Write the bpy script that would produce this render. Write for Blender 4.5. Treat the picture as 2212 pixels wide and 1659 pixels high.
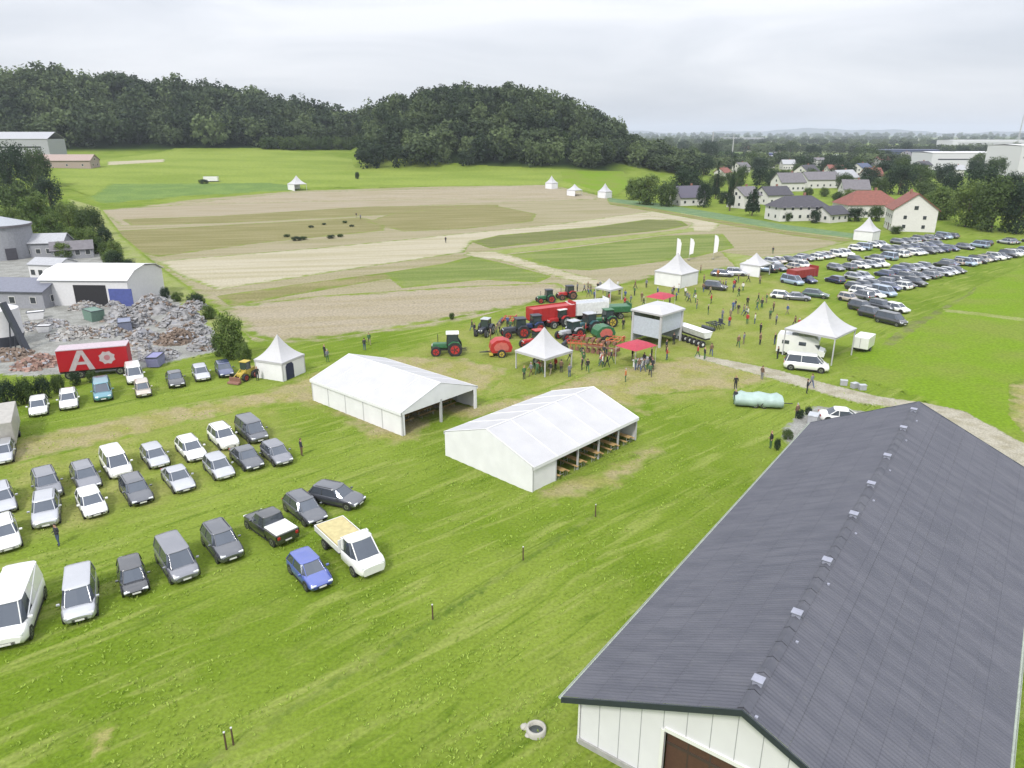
import bpy, bmesh, math, random
import numpy as np
from mathutils import Vector, Matrix
for o in list(bpy.data.objects): bpy.data.objects.remove(o, do_unlink=True)
random.seed(7); RNG = np.random.default_rng(7)
S = bpy.context.scene
COL = S.collection
R = math.radians
# ---------------------------------------------------------------- camera
CAMH = 28.0; FPX = 1560.0; PITCH = R(19.15)
cd = bpy.data.cameras.new('camera'); cam = bpy.data.objects.new('camera', cd); COL.objects.link(cam)
cd.sensor_fit = 'HORIZONTAL'; cd.angle = 2*math.atan(1106/FPX); cd.clip_end = 40000; cd.clip_start = 0.5
cam.location = (0, 0, CAMH); cam.rotation_euler = (R(90)-PITCH, 0, 0)
S.camera = cam
# ---------------------------------------------------------------- light
SUN_EL, SUN_AZ = 46, 205          # azimuth clockwise from +Y (camera heading)
w = bpy.data.worlds.new('World'); S.world = w; w.use_nodes = True
nt = w.node_tree; nt.nodes.clear()
def N(t, typ, **kw):
    n = t.nodes.new(typ)
    for k, v in kw.items(): setattr(n, k, v)
    return n
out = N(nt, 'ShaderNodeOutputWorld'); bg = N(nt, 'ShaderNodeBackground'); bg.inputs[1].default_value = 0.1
sky = N(nt, 'ShaderNodeTexSky', sky_type='NISHITA', sun_disc=False, sun_elevation=R(SUN_EL), sun_rotation=R(SUN_AZ))
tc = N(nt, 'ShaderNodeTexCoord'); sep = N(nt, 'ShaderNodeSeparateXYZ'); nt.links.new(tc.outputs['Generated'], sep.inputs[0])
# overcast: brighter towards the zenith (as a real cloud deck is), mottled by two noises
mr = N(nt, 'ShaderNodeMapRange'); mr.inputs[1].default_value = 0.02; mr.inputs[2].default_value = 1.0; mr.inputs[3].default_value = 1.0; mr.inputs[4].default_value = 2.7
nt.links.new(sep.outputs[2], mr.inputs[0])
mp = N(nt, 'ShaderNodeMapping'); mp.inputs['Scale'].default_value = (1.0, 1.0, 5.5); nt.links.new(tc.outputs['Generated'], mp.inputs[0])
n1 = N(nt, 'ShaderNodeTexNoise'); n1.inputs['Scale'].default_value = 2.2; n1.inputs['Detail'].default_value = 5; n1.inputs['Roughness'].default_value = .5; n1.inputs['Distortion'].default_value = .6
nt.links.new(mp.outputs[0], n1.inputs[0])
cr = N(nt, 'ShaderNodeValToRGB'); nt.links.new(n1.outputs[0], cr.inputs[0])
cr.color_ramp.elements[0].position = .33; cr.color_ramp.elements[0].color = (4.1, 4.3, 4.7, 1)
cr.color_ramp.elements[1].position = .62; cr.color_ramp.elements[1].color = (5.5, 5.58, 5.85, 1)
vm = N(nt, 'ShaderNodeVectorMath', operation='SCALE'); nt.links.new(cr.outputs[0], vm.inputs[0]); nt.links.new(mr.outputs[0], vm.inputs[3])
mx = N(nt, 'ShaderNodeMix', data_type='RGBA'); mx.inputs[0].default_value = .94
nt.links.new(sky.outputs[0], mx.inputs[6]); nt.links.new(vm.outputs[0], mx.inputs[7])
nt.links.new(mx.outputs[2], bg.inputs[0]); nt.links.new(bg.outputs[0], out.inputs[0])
sd = bpy.data.lights.new('sun', 'SUN'); sd.energy = 2.0; sd.angle = R(10); sd.color = (1, .96, .9)
sun = bpy.data.objects.new('sun', sd); COL.objects.link(sun)
_d = Vector((math.sin(R(SUN_AZ))*math.cos(R(SUN_EL)), math.cos(R(SUN_AZ))*math.cos(R(SUN_EL)), math.sin(R(SUN_EL))))
sun.rotation_euler = _d.to_track_quat('Z', 'Y').to_euler()
S.view_settings.view_transform = 'Standard'; S.view_settings.look = 'None'; S.view_settings.gamma = 1
S.view_settings.use_curve_mapping = False; S.view_settings.exposure = 0.63
# ---------------------------------------------------------------- terrain and placing
def sstep(x, a, b):
    t = np.clip((np.asarray(x, float)-a)/(b-a), 0, 1); return t*t*(3-2*t)
def terr(x, y):
    """height of the land at x, y (metres): flat fairground, a rising meadow, two wooded knolls, a plain to the right"""
    x = np.asarray(x, float); y = np.asarray(y, float)
    r = np.hypot(x, y); az = np.degrees(np.arctan2(x, y))
    side = 1-sstep(az, 3, 15)
    z = .055*np.clip(r-330, 0, 330)*side*sstep(r, 330, 345)
    # left ridge (skyline falls to the right)
    hl = np.interp(az, [-60, -34, -30, -25, -20, -14, -12, -10, -4], [38, 37, 39, 36, 28, 15, 5, 0, 0])
    z = z + hl*sstep(r, 600, 770)*(1-sstep(r, 1150, 1700))
    # right knoll
    hk = np.interp(az, [-11.6, -10.3, -8.5, -4, 0, 3, 6, 9.5, 13, 16], [0, 12, 24, 30, 31, 25, 13, 7, 3, 0])
    z = z + hk*sstep(r, 445, 560)*(1-sstep(r, 700, 1000))
    z = z*(1-sstep(r, 1200, 2000))
    return z
def ray(px, py):
    r_ = (px-1106)/FPX; u = -(py-829.5)/FPX
    return np.array([r_, math.cos(PITCH)+u*math.sin(PITCH), u*math.cos(PITCH)-math.sin(PITCH)])
def at(px, py, z=0.0):
    """where the sight line through a point of the photo meets the land (z metres above it)"""
    d = ray(px, py)
    t = (z-CAMH)/d[2] if d[2] < -1e-4 else 12000.
    if t*d[1] > 320:
        ts = np.linspace(150, 9000, 6000)/d[1]
        f = CAMH+ts*d[2]-(terr(ts*d[0], ts*d[1])+z)
        k = np.argmax(f < 0) if (f < 0).any() else len(ts)-1
        t = ts[k]
    return Vector((d[0]*t, d[1]*t, float(terr(d[0]*t, d[1]*t))))
def rz(az): return R(90-az)          # local +X points to compass azimuth az
ROW = 141.0                           # the parked cars all point this way
# ---------------------------------------------------------------- naming
def tag(o, label=None, cat=None, group=None, kind=None):
    if label: o['label'] = label
    if cat: o['category'] = cat
    if group: o['group'] = group
    if kind: o['kind'] = kind
    return o
def empty(name, loc, rotz=0, label=None, cat=None, group=None):
    o = bpy.data.objects.new(name, None); COL.objects.link(o); o.empty_display_size = .3
    o.location = loc; o.rotation_euler = (0, 0, rotz); return tag(o, label, cat, group)
def children(o): return KIDS.get(o.name, [])
KIDS = {}
def link(o, parent=None):
    COL.objects.link(o)
    if parent is not None:
        o.parent = parent; KIDS.setdefault(parent.name, []).append(o)
    return o
def copy_tree(o, parent=None, skip=()):
    c = o.copy(); link(c, parent)
    for ch in children(o):
        if ch.name.split('.')[0] in skip: continue
        copy_tree(ch, c, skip)
    return c
def walk(o):
    yield o
    for ch in children(o): yield from walk(ch)
# ---------------------------------------------------------------- materials
K = .42
def lin(c): return tuple(((v/255)/12.92 if v/255 <= .04045 else ((v/255+.055)/1.055)**2.4) for v in c)
def alb(c, k=None):
    k = K if k is None else k
    return tuple(v*k for v in lin(c))+(1,)
MATS = {}
def mat(name, col, rough=.6, metal=0, var=.12, scale=3., bump=0, spec=.5, trans=0, alpha=None):
    if name in MATS: return MATS[name]
    m = bpy.data.materials.new(name); m.use_nodes = True; t = m.node_tree; b = t.nodes['Principled BSDF']
    b.inputs['Roughness'].default_value = rough; b.inputs['Metallic'].default_value = metal
    b.inputs['Specular IOR Level'].default_value = spec
    tcn = N(t, 'ShaderNodeTexCoord'); ns = N(t, 'ShaderNodeTexNoise'); ns.inputs['Scale'].default_value = scale; ns.inputs['Detail'].default_value = 4
    t.links.new(tcn.outputs['Object'], ns.inputs[0])
    mr = N(t, 'ShaderNodeMapRange'); mr.inputs[1].default_value = .3; mr.inputs[2].default_value = .7; mr.inputs[3].default_value = 1-var; mr.inputs[4].default_value = 1+var
    t.links.new(ns.outputs[0], mr.inputs[0])
    vm = N(t, 'ShaderNodeVectorMath', operation='SCALE'); vm.inputs[0].default_value = col[:3]; t.links.new(mr.outputs[0], vm.inputs[3])
    t.links.new(vm.outputs[0], b.inputs['Base Color'])
    if bump:
        bn = N(t, 'ShaderNodeBump'); bn.inputs['Strength'].default_value = bump; t.links.new(ns.outputs[0], bn.inputs['Height']); t.links.new(bn.outputs[0], b.inputs['Normal'])
    MATS[name] = m; return m
class MB:
    def __init__(s): s.v = []; s.f = []; s.m = []; s.mats = []; s.sm = []
    def mi(s, m):
        if m not in s.mats: s.mats.append(m)
        return s.mats.index(m)
    def add(s, vs, fs, m, M=None, smooth=False):
        k = len(s.v)
        for v in vs:
            v = Vector(v); s.v.append(M @ v if M is not None else v)
        i = s.mi(m)
        for f in fs: s.f.append([k+a for a in f]); s.m.append(i); s.sm.append(smooth)
        return s
    def box(s, c, d, m, rot=None, bev=0, taper=1.0):
        hx, hy, hz = d[0]/2, d[1]/2, d[2]/2
        M = Matrix.Translation(c)
        if rot is not None: M = M @ (rot if isinstance(rot, Matrix) else Matrix.Rotation(rot, 4, 'Z'))
        if bev:
            bm = bmesh.new(); bmesh.ops.create_cube(bm, size=1)
            for v in bm.verts:
                q = taper if v.co.z > 0 else 1
                v.co = Vector((v.co.x*d[0]*q, v.co.y*d[1]*q, v.co.z*d[2]))
            bmesh.ops.bevel(bm, geom=list(bm.edges), offset=bev, segments=2, affect='EDGES', profile=.5)
            vs = [v.co.copy() for v in bm.verts]; bm.verts.index_update(); fs = [[v.index for v in f.verts] for f in bm.faces]; bm.free()
            return s.add(vs, fs, m, M)
        t = taper
        vs = [(-hx, -hy, -hz), (hx, -hy, -hz), (hx, hy, -hz), (-hx, hy, -hz), (-hx*t, -hy*t, hz), (hx*t, -hy*t, hz), (hx*t, hy*t, hz), (-hx*t, hy*t, hz)]
        return s.add(vs, [(0, 3, 2, 1), (4, 5, 6, 7), (0, 1, 5, 4), (1, 2, 6, 5), (2, 3, 7, 6), (3, 0, 4, 7)], m, M)
    def tube(s, a, b, r, m, r2=None, n=10, smooth=True, cap=True):
        a = Vector(a); b = Vector(b); r2 = r if r2 is None else r2
        q = (b-a).to_track_quat('Z', 'Y').to_matrix(); vs = []; fs = []
        for k in range(n):
            t = 2*math.pi*k/n; e = Vector((math.cos(t), math.sin(t), 0))
            vs.append(a+q@(e*r)); vs.append(b+q@(e*r2))
        for k in range(n): j = (k+1) % n; fs.append((2*k, 2*j, 2*j+1, 2*k+1))
        s.add(vs, fs, m, smooth=smooth)
        if cap: s.add(vs, [tuple(2*k for k in range(n))[::-1], tuple(2*k+1 for k in range(n))], m)
        return s
    def prism(s, poly, y0, y1, m):          # poly in (x, z), extruded in y
        n = len(poly); vs = [(x, y0, z) for x, z in poly]+[(x, y1, z) for x, z in poly]
        fs = [tuple(range(n))[::-1], tuple(range(n, 2*n))]+[(i, (i+1) % n, n+(i+1) % n, n+i) for i in range(n)]
        return s.add(vs, fs, m)
    def loft(s, rings, m, caps=True, smooth=True):
        n = len(rings[0]); vs = [p for r_ in rings for p in r_]; fs = []
        for k in range(len(rings)-1):
            for i in range(n): j = (i+1) % n; fs.append((k*n+i, k*n+j, (k+1)*n+j, (k+1)*n+i))
        s.add(vs, fs, m, smooth=smooth)
        if caps: s.add(rings[0], [tuple(range(n))[::-1]], m); s.add(rings[-1], [tuple(range(n))], m)
        return s
    def mesh(s, name):
        me = bpy.data.meshes.new(name); me.from_pydata([tuple(v) for v in s.v], [], s.f)
        for m in s.mats: me.materials.append(m)
        me.polygons.foreach_set('material_index', s.m); me.polygons.foreach_set('use_smooth', s.sm)
        bm = bmesh.new(); bm.from_mesh(me); bmesh.ops.recalc_face_normals(bm, faces=bm.faces); bm.to_mesh(me); bm.free()
        return me
    def build(s, name, parent=None):
        return link(bpy.data.objects.new(name, s.mesh(name)), parent)
def setmat(o, m):
    for k, sl in enumerate(o.material_slots[:1]): sl.link = 'OBJECT'; sl.material = m
# ================================================================ THE LAND
def grass_group():
    g = bpy.data.node_groups.new('grass_colour', 'ShaderNodeTree')
    g.interface.new_socket('Color', in_out='OUTPUT', socket_type='NodeSocketColor')
    g.interface.new_socket('Height', in_out='OUTPUT', socket_type='NodeSocketFloat')
    go = N(g, 'NodeGroupOutput'); geo = N(g, 'ShaderNodeNewGeometry')
    def noise(scale, detail, sc=(1, 1, 1), rot=0, dist=0, rough=.55):
        mp = N(g, 'ShaderNodeMapping', vector_type='TEXTURE'); mp.inputs['Scale'].default_value = tuple(1/q for q in sc); mp.inputs['Rotation'].default_value = (0, 0, rot)
        g.links.new(geo.outputs['Position'], mp.inputs[0])
        n = N(g, 'ShaderNodeTexNoise'); n.inputs['Scale'].default_value = scale; n.inputs['Detail'].default_value = detail; n.inputs['Distortion'].default_value = dist; n.inputs['Roughness'].default_value = rough
        g.links.new(mp.outputs[0], n.inputs[0]); return n
    def mix(f, a, b, lo, hi):
        mr = N(g, 'ShaderNodeMapRange', interpolation_type='SMOOTHSTEP'); mr.inputs[1].default_value = lo; mr.inputs[2].default_value = hi
        g.links.new(f, mr.inputs[0])
        m = N(g, 'ShaderNodeMix', data_type='RGBA'); g.links.new(mr.outputs[0], m.inputs[0])
        for i, c in ((6, a), (7, b)):
            if isinstance(c, tuple): m.inputs[i].default_value = c
            else: g.links.new(c, m.inputs[i])
        return m.outputs[2]
    big = noise(.045, 4); mid = noise(.35, 5, dist=.8); fine = noise(4.5, 4)
    streak = noise(.6, 6, (.2, 1.5, 1), R(39), dist=.7)       # swaths left by the mower, along the tents' diagonal
    streak2 = noise(.8, 6, (.17, 1.7, 1), R(44), dist=.8)
    c = mix(big.outputs[0], alb((137, 168, 50)), alb((170, 192, 82)), .35, .65)
    c = mix(mid.outputs[0], c, alb((156, 178, 76)), .48, .72)
    c = mix(streak.outputs[0], c, alb((180, 196, 100)), .50, .68)
    c = mix(streak2.outputs[0], c, alb((120, 150, 46)), .52, .76)
    m2 = N(g, 'ShaderNodeMix', data_type='RGBA', blend_type='MULTIPLY'); m2.inputs[0].default_value = .8
    mr = N(g, 'ShaderNodeMapRange'); mr.inputs[1].default_value = .3; mr.inputs[2].default_value = .7; mr.inputs[3].default_value = .72; mr.inputs[4].default_value = 1.22
    g.links.new(fine.outputs[0], mr.inputs[0]); g.links.new(c, m2.inputs[6]); g.links.new(mr.outputs[0], m2.inputs[7])
    g.links.new(m2.outputs[2], go.inputs[0])
    ad = N(g, 'ShaderNodeMath', operation='ADD'); g.links.new(fine.outputs[0], ad.inputs[0]); g.links.new(streak.outputs[0], ad.inputs[1]); g.links.new(ad.outputs[0], go.inputs[1])
    return g
GRASS = grass_group()
def land_mat(name, base=None, other=None, nscale=.5, stretch=(1, 1, 1), rot=0, soft=2.0, fine=8., contrast=(.4, .65), amp=.18, holes=0.):
    """a land cover that frays into the grass at its edge ('edge' = metres inside its outline); base None = plain grass"""
    m = bpy.data.materials.new(name); m.use_nodes = True; t = m.node_tree; b = t.nodes['Principled BSDF']
    b.inputs['Roughness'].default_value = .9; b.inputs['Specular IOR Level'].default_value = .05
    gg = N(t, 'ShaderNodeGroup'); gg.node_tree = GRASS; col = gg.outputs[0]
    geo = N(t, 'ShaderNodeNewGeometry')
    def nz(sc, det, st=(1, 1, 1), rt=0):
        mp = N(t, 'ShaderNodeMapping', vector_type='TEXTURE'); mp.inputs['Scale'].default_value = tuple(1/q for q in st); mp.inputs['Rotation'].default_value = (0, 0, rt); t.links.new(geo.outputs['Position'], mp.inputs[0])
        n = N(t, 'ShaderNodeTexNoise'); n.inputs['Scale'].default_value = sc; n.inputs['Detail'].default_value = det; t.links.new(mp.outputs[0], n.inputs[0]); return n.outputs[0]
    def mr(x, a, b_, c=0., d=1.):
        q = N(t, 'ShaderNodeMapRange', interpolation_type='SMOOTHSTEP'); t.links.new(x, q.inputs[0])
        for i, v in enumerate((a, b_, c, d)): q.inputs[i+1].default_value = v
        return q.outputs[0]
    def mx(f, a, b_, typ='MIX'):
        q = N(t, 'ShaderNodeMix', data_type='RGBA', blend_type=typ)
        if isinstance(f, float): q.inputs[0].default_value = f
        else: t.links.new(f, q.inputs[0])
        for i, c in ((6, a), (7, b_)):
            if isinstance(c, tuple): q.inputs[i].default_value = c
            else: t.links.new(c, q.inputs[i])
        return q.outputs[2]
    if base:
        f = mr(nz(nscale, 5, stretch, rot), *contrast)
        own = mx(f, base, other or base)
        own = mx(1.0, own, mr(nz(fine, 3), .3, .7, 1-amp, 1+amp), 'MULTIPLY')
        at_ = N(t, 'ShaderNodeAttribute', attribute_name='edge')
        e = N(t, 'ShaderNodeMath', operation='MULTIPLY_ADD'); t.links.new(nz(1.1/max(soft, .3), 5), e.inputs[0]); e.inputs[1].default_value = -2.6*soft; t.links.new(at_.outputs['Fac'], e.inputs[2])
        w_ = mr(e.outputs[0], -1.3*soft-.35*soft, -1.3*soft+.7*soft)
        if holes:
            hm = N(t, 'ShaderNodeMath', operation='MULTIPLY'); t.links.new(w_, hm.inputs[0]); t.links.new(mr(nz(.22, 5), .5-holes*.25, .58+.1*(1-holes), 1., 1-holes), hm.inputs[1]); w_ = hm.outputs[0]
        col = mx(w_, col, own)
    t.links.new(col, b.inputs['Base Color'])
    bn = N(t, 'ShaderNodeBump'); bn.inputs['Strength'].default_value = .55; bn.inputs['Distance'].default_value = .12
    t.links.new(gg.outputs[1], bn.inputs['Height']); t.links.new(bn.outputs[0], b.inputs['Normal'])
    return m
def ground_mat():
    m = land_mat('ground_cover'); t = m.node_tree; b = t.nodes['Principled BSDF']
    src = b.inputs['Base Color'].links[0].from_socket
    geo = N(t, 'ShaderNodeNewGeometry')
    mp = N(t, 'ShaderNodeMapping'); mp.inputs['Rotation'].default_value = (0, 0, R(20)); mp.inputs['Scale'].default_value = (1, .45, 1); t.links.new(geo.outputs['Position'], mp.inputs[0])
    vo = N(t, 'ShaderNodeTexVoronoi'); vo.inputs['Scale'].default_value = .006; t.links.new(mp.outputs[0], vo.inputs[0])
    cr = N(t, 'ShaderNodeValToRGB'); cr.color_ramp.interpolation = 'CONSTANT'
    sp = N(t, 'ShaderNodeSeparateColor'); t.links.new(vo.outputs['Color'], sp.inputs[0]); t.links.new(sp.outputs[0], cr.inputs[0])
    el = cr.color_ramp.elements
    cols = [(0, (110, 140, 80)), (.2, (150, 165, 105)), (.4, (84, 112, 66)), (.55, (196, 190, 150)), (.7, (120, 150, 80)), (.85, (70, 96, 62))]
    for i, (p_, c) in enumerate(cols):
        e = el[i] if i < 2 else el.new(p_)
        e.position = p_; e.color = alb(c)
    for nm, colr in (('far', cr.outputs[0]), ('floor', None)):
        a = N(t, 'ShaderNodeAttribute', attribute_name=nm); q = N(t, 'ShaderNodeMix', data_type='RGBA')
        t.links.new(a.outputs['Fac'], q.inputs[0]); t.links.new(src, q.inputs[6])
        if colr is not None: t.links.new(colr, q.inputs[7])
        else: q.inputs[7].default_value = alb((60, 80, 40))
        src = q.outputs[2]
    t.links.new(src, b.inputs['Base Color'])
    return m
def grid_object(name, X, Y, Z, keep, attrs, m):
    ny, nx = X.shape; idx = np.arange(nx*ny).reshape(ny, nx)
    q = np.stack([idx[:-1, :-1], idx[:-1, 1:], idx[1:, 1:], idx[1:, :-1]], -1)[keep].reshape(-1, 4)
    used = np.unique(q); rem = -np.ones(nx*ny, int); rem[used] = np.arange(len(used)); q = rem[q]
    co = np.stack([X.ravel()[used], Y.ravel()[used], Z.ravel()[used]], -1)
    me = bpy.data.meshes.new(name); me.vertices.add(len(co)); me.vertices.foreach_set('co', co.ravel())
    me.loops.add(q.size); me.loops.foreach_set('vertex_index', q.ravel().astype(np.int32))
    me.polygons.add(len(q)); me.polygons.foreach_set('loop_start', np.arange(0, q.size, 4, dtype=np.int32)); me.polygons.foreach_set('loop_total', np.full(len(q), 4, np.int32))
    me.update(calc_edges=True); me.polygons.foreach_set('use_smooth', np.ones(len(q), bool))
    for k, v in attrs.items():
        a = me.attributes.new(k, 'FLOAT', 'POINT'); a.data.foreach_set('value', np.ascontiguousarray(v.ravel()[used], dtype=np.float32))
    me.materials.append(m)
    return tag(link(bpy.data.objects.new(name, me)), kind='structure')
# one sheet to the horizon, finer where it rises
rr = np.concatenate([np.linspace(2, 320, 60), np.linspace(328, 1200, 150), np.geomspace(1220, 14000, 60)])
th = np.radians(np.linspace(-180, 180, 361))
RR, TT = np.meshgrid(rr, th, indexing='ij'); GX = RR*np.sin(TT); GY = RR*np.cos(TT); GZ = terr(GX, GY)
AZ = np.degrees(TT)
farw = sstep(RR, 520, 700)*sstep(AZ, 4, 12)
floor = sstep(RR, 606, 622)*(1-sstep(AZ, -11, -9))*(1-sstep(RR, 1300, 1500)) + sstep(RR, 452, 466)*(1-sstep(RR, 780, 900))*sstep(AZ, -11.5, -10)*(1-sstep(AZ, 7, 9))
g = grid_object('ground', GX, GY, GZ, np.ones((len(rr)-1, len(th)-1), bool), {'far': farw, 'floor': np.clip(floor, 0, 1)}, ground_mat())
cap = MB(); cap.add([(2*math.sin(a), 2*math.cos(a), 0) for a in th[:-1]], [tuple(range(360))], bpy.data.materials['ground_cover']); co = cap.build('ground'); tag(co, kind='structure')
g.select_set(False)
def inside(P, X, Y):
    c = np.zeros(X.shape, bool); n = len(P)
    for i in range(n):
        (x0, y0), (x1, y1) = P[i], P[(i+1) % n]
        if y0 == y1: continue
        c ^= ((y0 > Y) != (y1 > Y)) & (X < (x1-x0)*(Y-y0)/(y1-y0)+x0)
    return c
def edged(P, X, Y):
    d = np.full(X.shape, 1e9); n = len(P)
    for i in range(n):
        a = np.array(P[i]); b = np.array(P[(i+1) % n]); ab = b-a
        t = np.clip(((X-a[0])*ab[0]+(Y-a[1])*ab[1])/(ab@ab+1e-9), 0, 1)
        d = np.minimum(d, np.hypot(X-a[0]-t*ab[0], Y-a[1]-t*ab[1]))
    return d
LAYER = [0]
def sheet(name, pix, m, cell=1.0, lift=None, grow=1.0, world=None):
    P = world or [tuple(at(*p)[:2]) for p in pix]
    LAYER[0] += 1; z = lift if lift is not None else .003*LAYER[0]
    xs = [p[0] for p in P]; ys = [p[1] for p in P]
    X, Y = np.meshgrid(np.arange(min(xs)-cell-grow, max(xs)+cell+grow, cell), np.arange(min(ys)-cell-grow, max(ys)+cell+grow, cell))
    d = edged(P, X, Y)*np.where(inside(P, X, Y), 1, -1)
    ok = d > -grow
    keep = ok[:-1, :-1] & ok[1:, :-1] & ok[1:, 1:] & ok[:-1, 1:]
    T = terr(X, Y)
    # the rim dives just under the ground, so that no sheet shows an edge
    return grid_object(name, X, Y, T+(z+np.where(T > .05, .12, 0)+.05)*np.clip((d+grow)/(.45*grow)-.9, 0, 1)-.05, keep, {'edge': d}, m)
A = alb
fd = R(-12)
TAN = land_mat('tilled_soil', A((207, 197, 164)), A((190, 184, 140)), .12, (.25, 2.2, 1), R(11), soft=2.5, fine=2.5)
TAN2 = land_mat('bare_soil', A((213, 201, 175)), A((202, 190, 156)), .15, (.3, 2, 1), R(11), soft=2.5, fine=2.5)
OLIVE = land_mat('stubble', A((168, 164, 110)), A((188, 180, 132)), .15, (.3, 2.5, 1), R(11), soft=3.0, fine=2.5)
PALE = land_mat('dry_straw', A((236, 227, 200)), A((218, 210, 174)), .1, (.2, 3, 1), R(11), soft=2.0, fine=3)
CROPG = land_mat('crop_green', A((146, 166, 88)), A((172, 184, 112)), .12, (.3, 2, 1), R(11), soft=3.0, fine=3)
CROPD = land_mat('crop_dark', A((142, 150, 92)), A((160, 164, 110)), .2, (.3, 2.5, 1), R(11), soft=2.6, fine=3)
BLUEG = land_mat('clover', A((138, 170, 92)), A((152, 182, 98)), .1, soft=4.0, fine=2)
MEAD = land_mat('hill_meadow', A((176, 196, 92)), A((158, 182, 78)), .02, (1, 2.5, 1), soft=6.0, fine=.8, amp=.12)
BRIGHT = land_mat('lush_meadow', A((150, 186, 52)), A((160, 180, 78)), .09, soft=1.5, fine=3, amp=.14)
WORN = land_mat('worn_track', A((206, 194, 146)), A((190, 188, 112)), .35, (1, 1, 1), 0, soft=1.8, fine=5, holes=.2)
GRAVEL = land_mat('gravel', A((226, 220, 200)), A((205, 198, 172)), .6, soft=.5, fine=7)
CONC = land_mat('concrete_yard', A((205, 206, 200)), A((184, 184, 178)), .5, soft=.6, fine=6)
LIGHTG = land_mat('light_verge', A((192, 200, 132)), A((176, 192, 104)), .3, soft=1.0, fine=4)
sheet('meadow', [(110, 360), (380, 322), (600, 320), (800, 330), (860, 345), (1000, 358), (1200, 367), (1340, 378), (1350, 395), (1300, 420), (1180, 400), (650, 405), (200, 425), (130, 395)], MEAD, 3, .1, 4)
sheet('green_meadow', [(1210, 372), (1345, 372), (1360, 400), (1330, 425), (1215, 392)], BRIGHT, 2, .16, 2)
sheet('meadow', [(190, 432), (235, 398), (580, 396), (650, 404), (640, 412), (400, 425), (230, 445)], BLUEG, 1.5, .13, 3)
sheet('straw_strip', [(232, 351), (355, 345), (356, 351), (234, 358)], PALE, 1.5, .2, 2)
sheet('field', [(205, 455), (420, 432), (640, 413), (900, 405), (1190, 397), (1310, 428), (1500, 455), (1850, 512), (1760, 545), (1600, 575), (1420, 595), (1280, 635), (1160, 668), (950, 700), (720, 735), (600, 740), (540, 735), (470, 665), (390, 610), (320, 560), (250, 505)], TAN, 1.0, None, 3)
sheet('field_strip', [(215, 455), (640, 416), (1180, 400), (1300, 430), (1000, 440), (640, 458), (260, 488)], TAN2, 1, None, 2)
sheet('field_strip', [(260, 474), (480, 466), (800, 446), (1080, 442), (1075, 452), (800, 466), (480, 482), (280, 487)], OLIVE, 1, None, 1)
sheet('field_strip', [(225, 500), (420, 490), (780, 470), (835, 480), (830, 498), (560, 525), (340, 555), (290, 545)], OLIVE, 1, None, 1)
sheet('field_strip', [(850, 460), (1010, 447), (1080, 446), (1160, 462), (1150, 478), (1000, 495), (870, 500), (790, 480)], OLIVE, 1, None, 1)
sheet('straw_strip', [(340, 565), (700, 535), (1000, 505), (1200, 485), (1420, 455), (1490, 470), (1430, 476), (1200, 498), (1020, 520), (1000, 545), (800, 575), (470, 625), (400, 600)], PALE, 1, None, 2)
sheet('straw_strip', [(1380, 462), (1500, 460), (1560, 480), (1540, 500), (1480, 500), (1495, 482)], PALE, 1, None, 1)
sheet('crop_strip', [(1018, 522), (1080, 508), (1280, 491), (1400, 474), (1470, 477), (1485, 487), (1440, 496), (1240, 516), (1060, 536)], CROPD, .7, None, 1.5)
sheet('verge', [(1050, 543), (1240, 522), (1440, 500), (1500, 492), (1500, 500), (1430, 508), (1240, 532), (1090, 549)], LIGHTG, .7, None, .6)
sheet('crop_strip', [(1100, 550), (1240, 535), (1430, 510), (1560, 505), (1585, 535), (1500, 555), (1350, 575), (1270, 584), (1200, 580)], CROPG, .7, None, 1)
sheet('verge', [(1010, 545), (1070, 543), (1200, 580), (1310, 610), (1290, 622), (1180, 592), (1080, 562), (1000, 552)], PALE, .7, None, .6)
sheet('crop_strip', [(470, 640), (640, 615), (830, 590), (850, 600), (640, 636), (500, 662)], OLIVE, .7, None, 1)
sheet('crop_strip', [(830, 590), (960, 570), (1020, 554), (1090, 570), (1190, 597), (1160, 610), (1040, 604), (870, 622)], CROPG, .7, None, 1)
sheet('field_strip', [(480, 665), (700, 640), (1000, 620), (1200, 612), (1230, 630), (1130, 660), (900, 700), (700, 730), (600, 735), (550, 725)], TAN2, .8, None, 2)
sheet('verge', [(1560, 545), (1640, 556), (1720, 548), (1850, 520), (1880, 530), (1750, 560), (1600, 585)], LIGHTG, .8, None, 1)
FAIR = land_mat('trodden_grass', A((188, 192, 112)), A((168, 182, 84)), .25, (1, 1, 1), 0, soft=3.0, fine=5, holes=.5)
sheet('trodden_grass', [(860, 770), (1000, 700), (1180, 650), (1300, 625), (1440, 600), (1640, 585), (1760, 640), (1760, 700), (1680, 760), (1640, 810), (1560, 870), (1420, 880), (1400, 850), (1150, 850), (1060, 860), (880, 800)], FAIR, .8, None, 4)
sheet('trodden_grass', [(0, 1000), (250, 930), (600, 880), (640, 960), (560, 1010), (300, 1110), (0, 1200)], FAIR, .6, None, 3)
BANK = land_mat('crop_blue_green', A((140, 172, 128)), A((156, 184, 132)), .3, soft=.8, fine=3)
sheet('crop_bank', [(1312, 428), (1400, 436), (1560, 462), (1700, 486), (1870, 508), (1866, 518), (1700, 498), (1560, 476), (1400, 448), (1315, 436)], BANK, .6, None, 1)
sheet('verge', [(1315, 437), (1400, 449), (1560, 477), (1700, 500), (1850, 519), (1830, 524), (1700, 507), (1560, 484), (1400, 455), (1320, 442)], OLIVE, .6, None, 1)
sheet('dirt_track', [(0, 960), (150, 925), (350, 885), (560, 850), (700, 800), (860, 770), (1000, 775), (1100, 800), (1050, 850), (950, 870), (900, 950), (830, 960), (700, 880), (600, 870), (400, 915), (150, 975), (0, 1010)], WORN, .5, None, 2)
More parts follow.
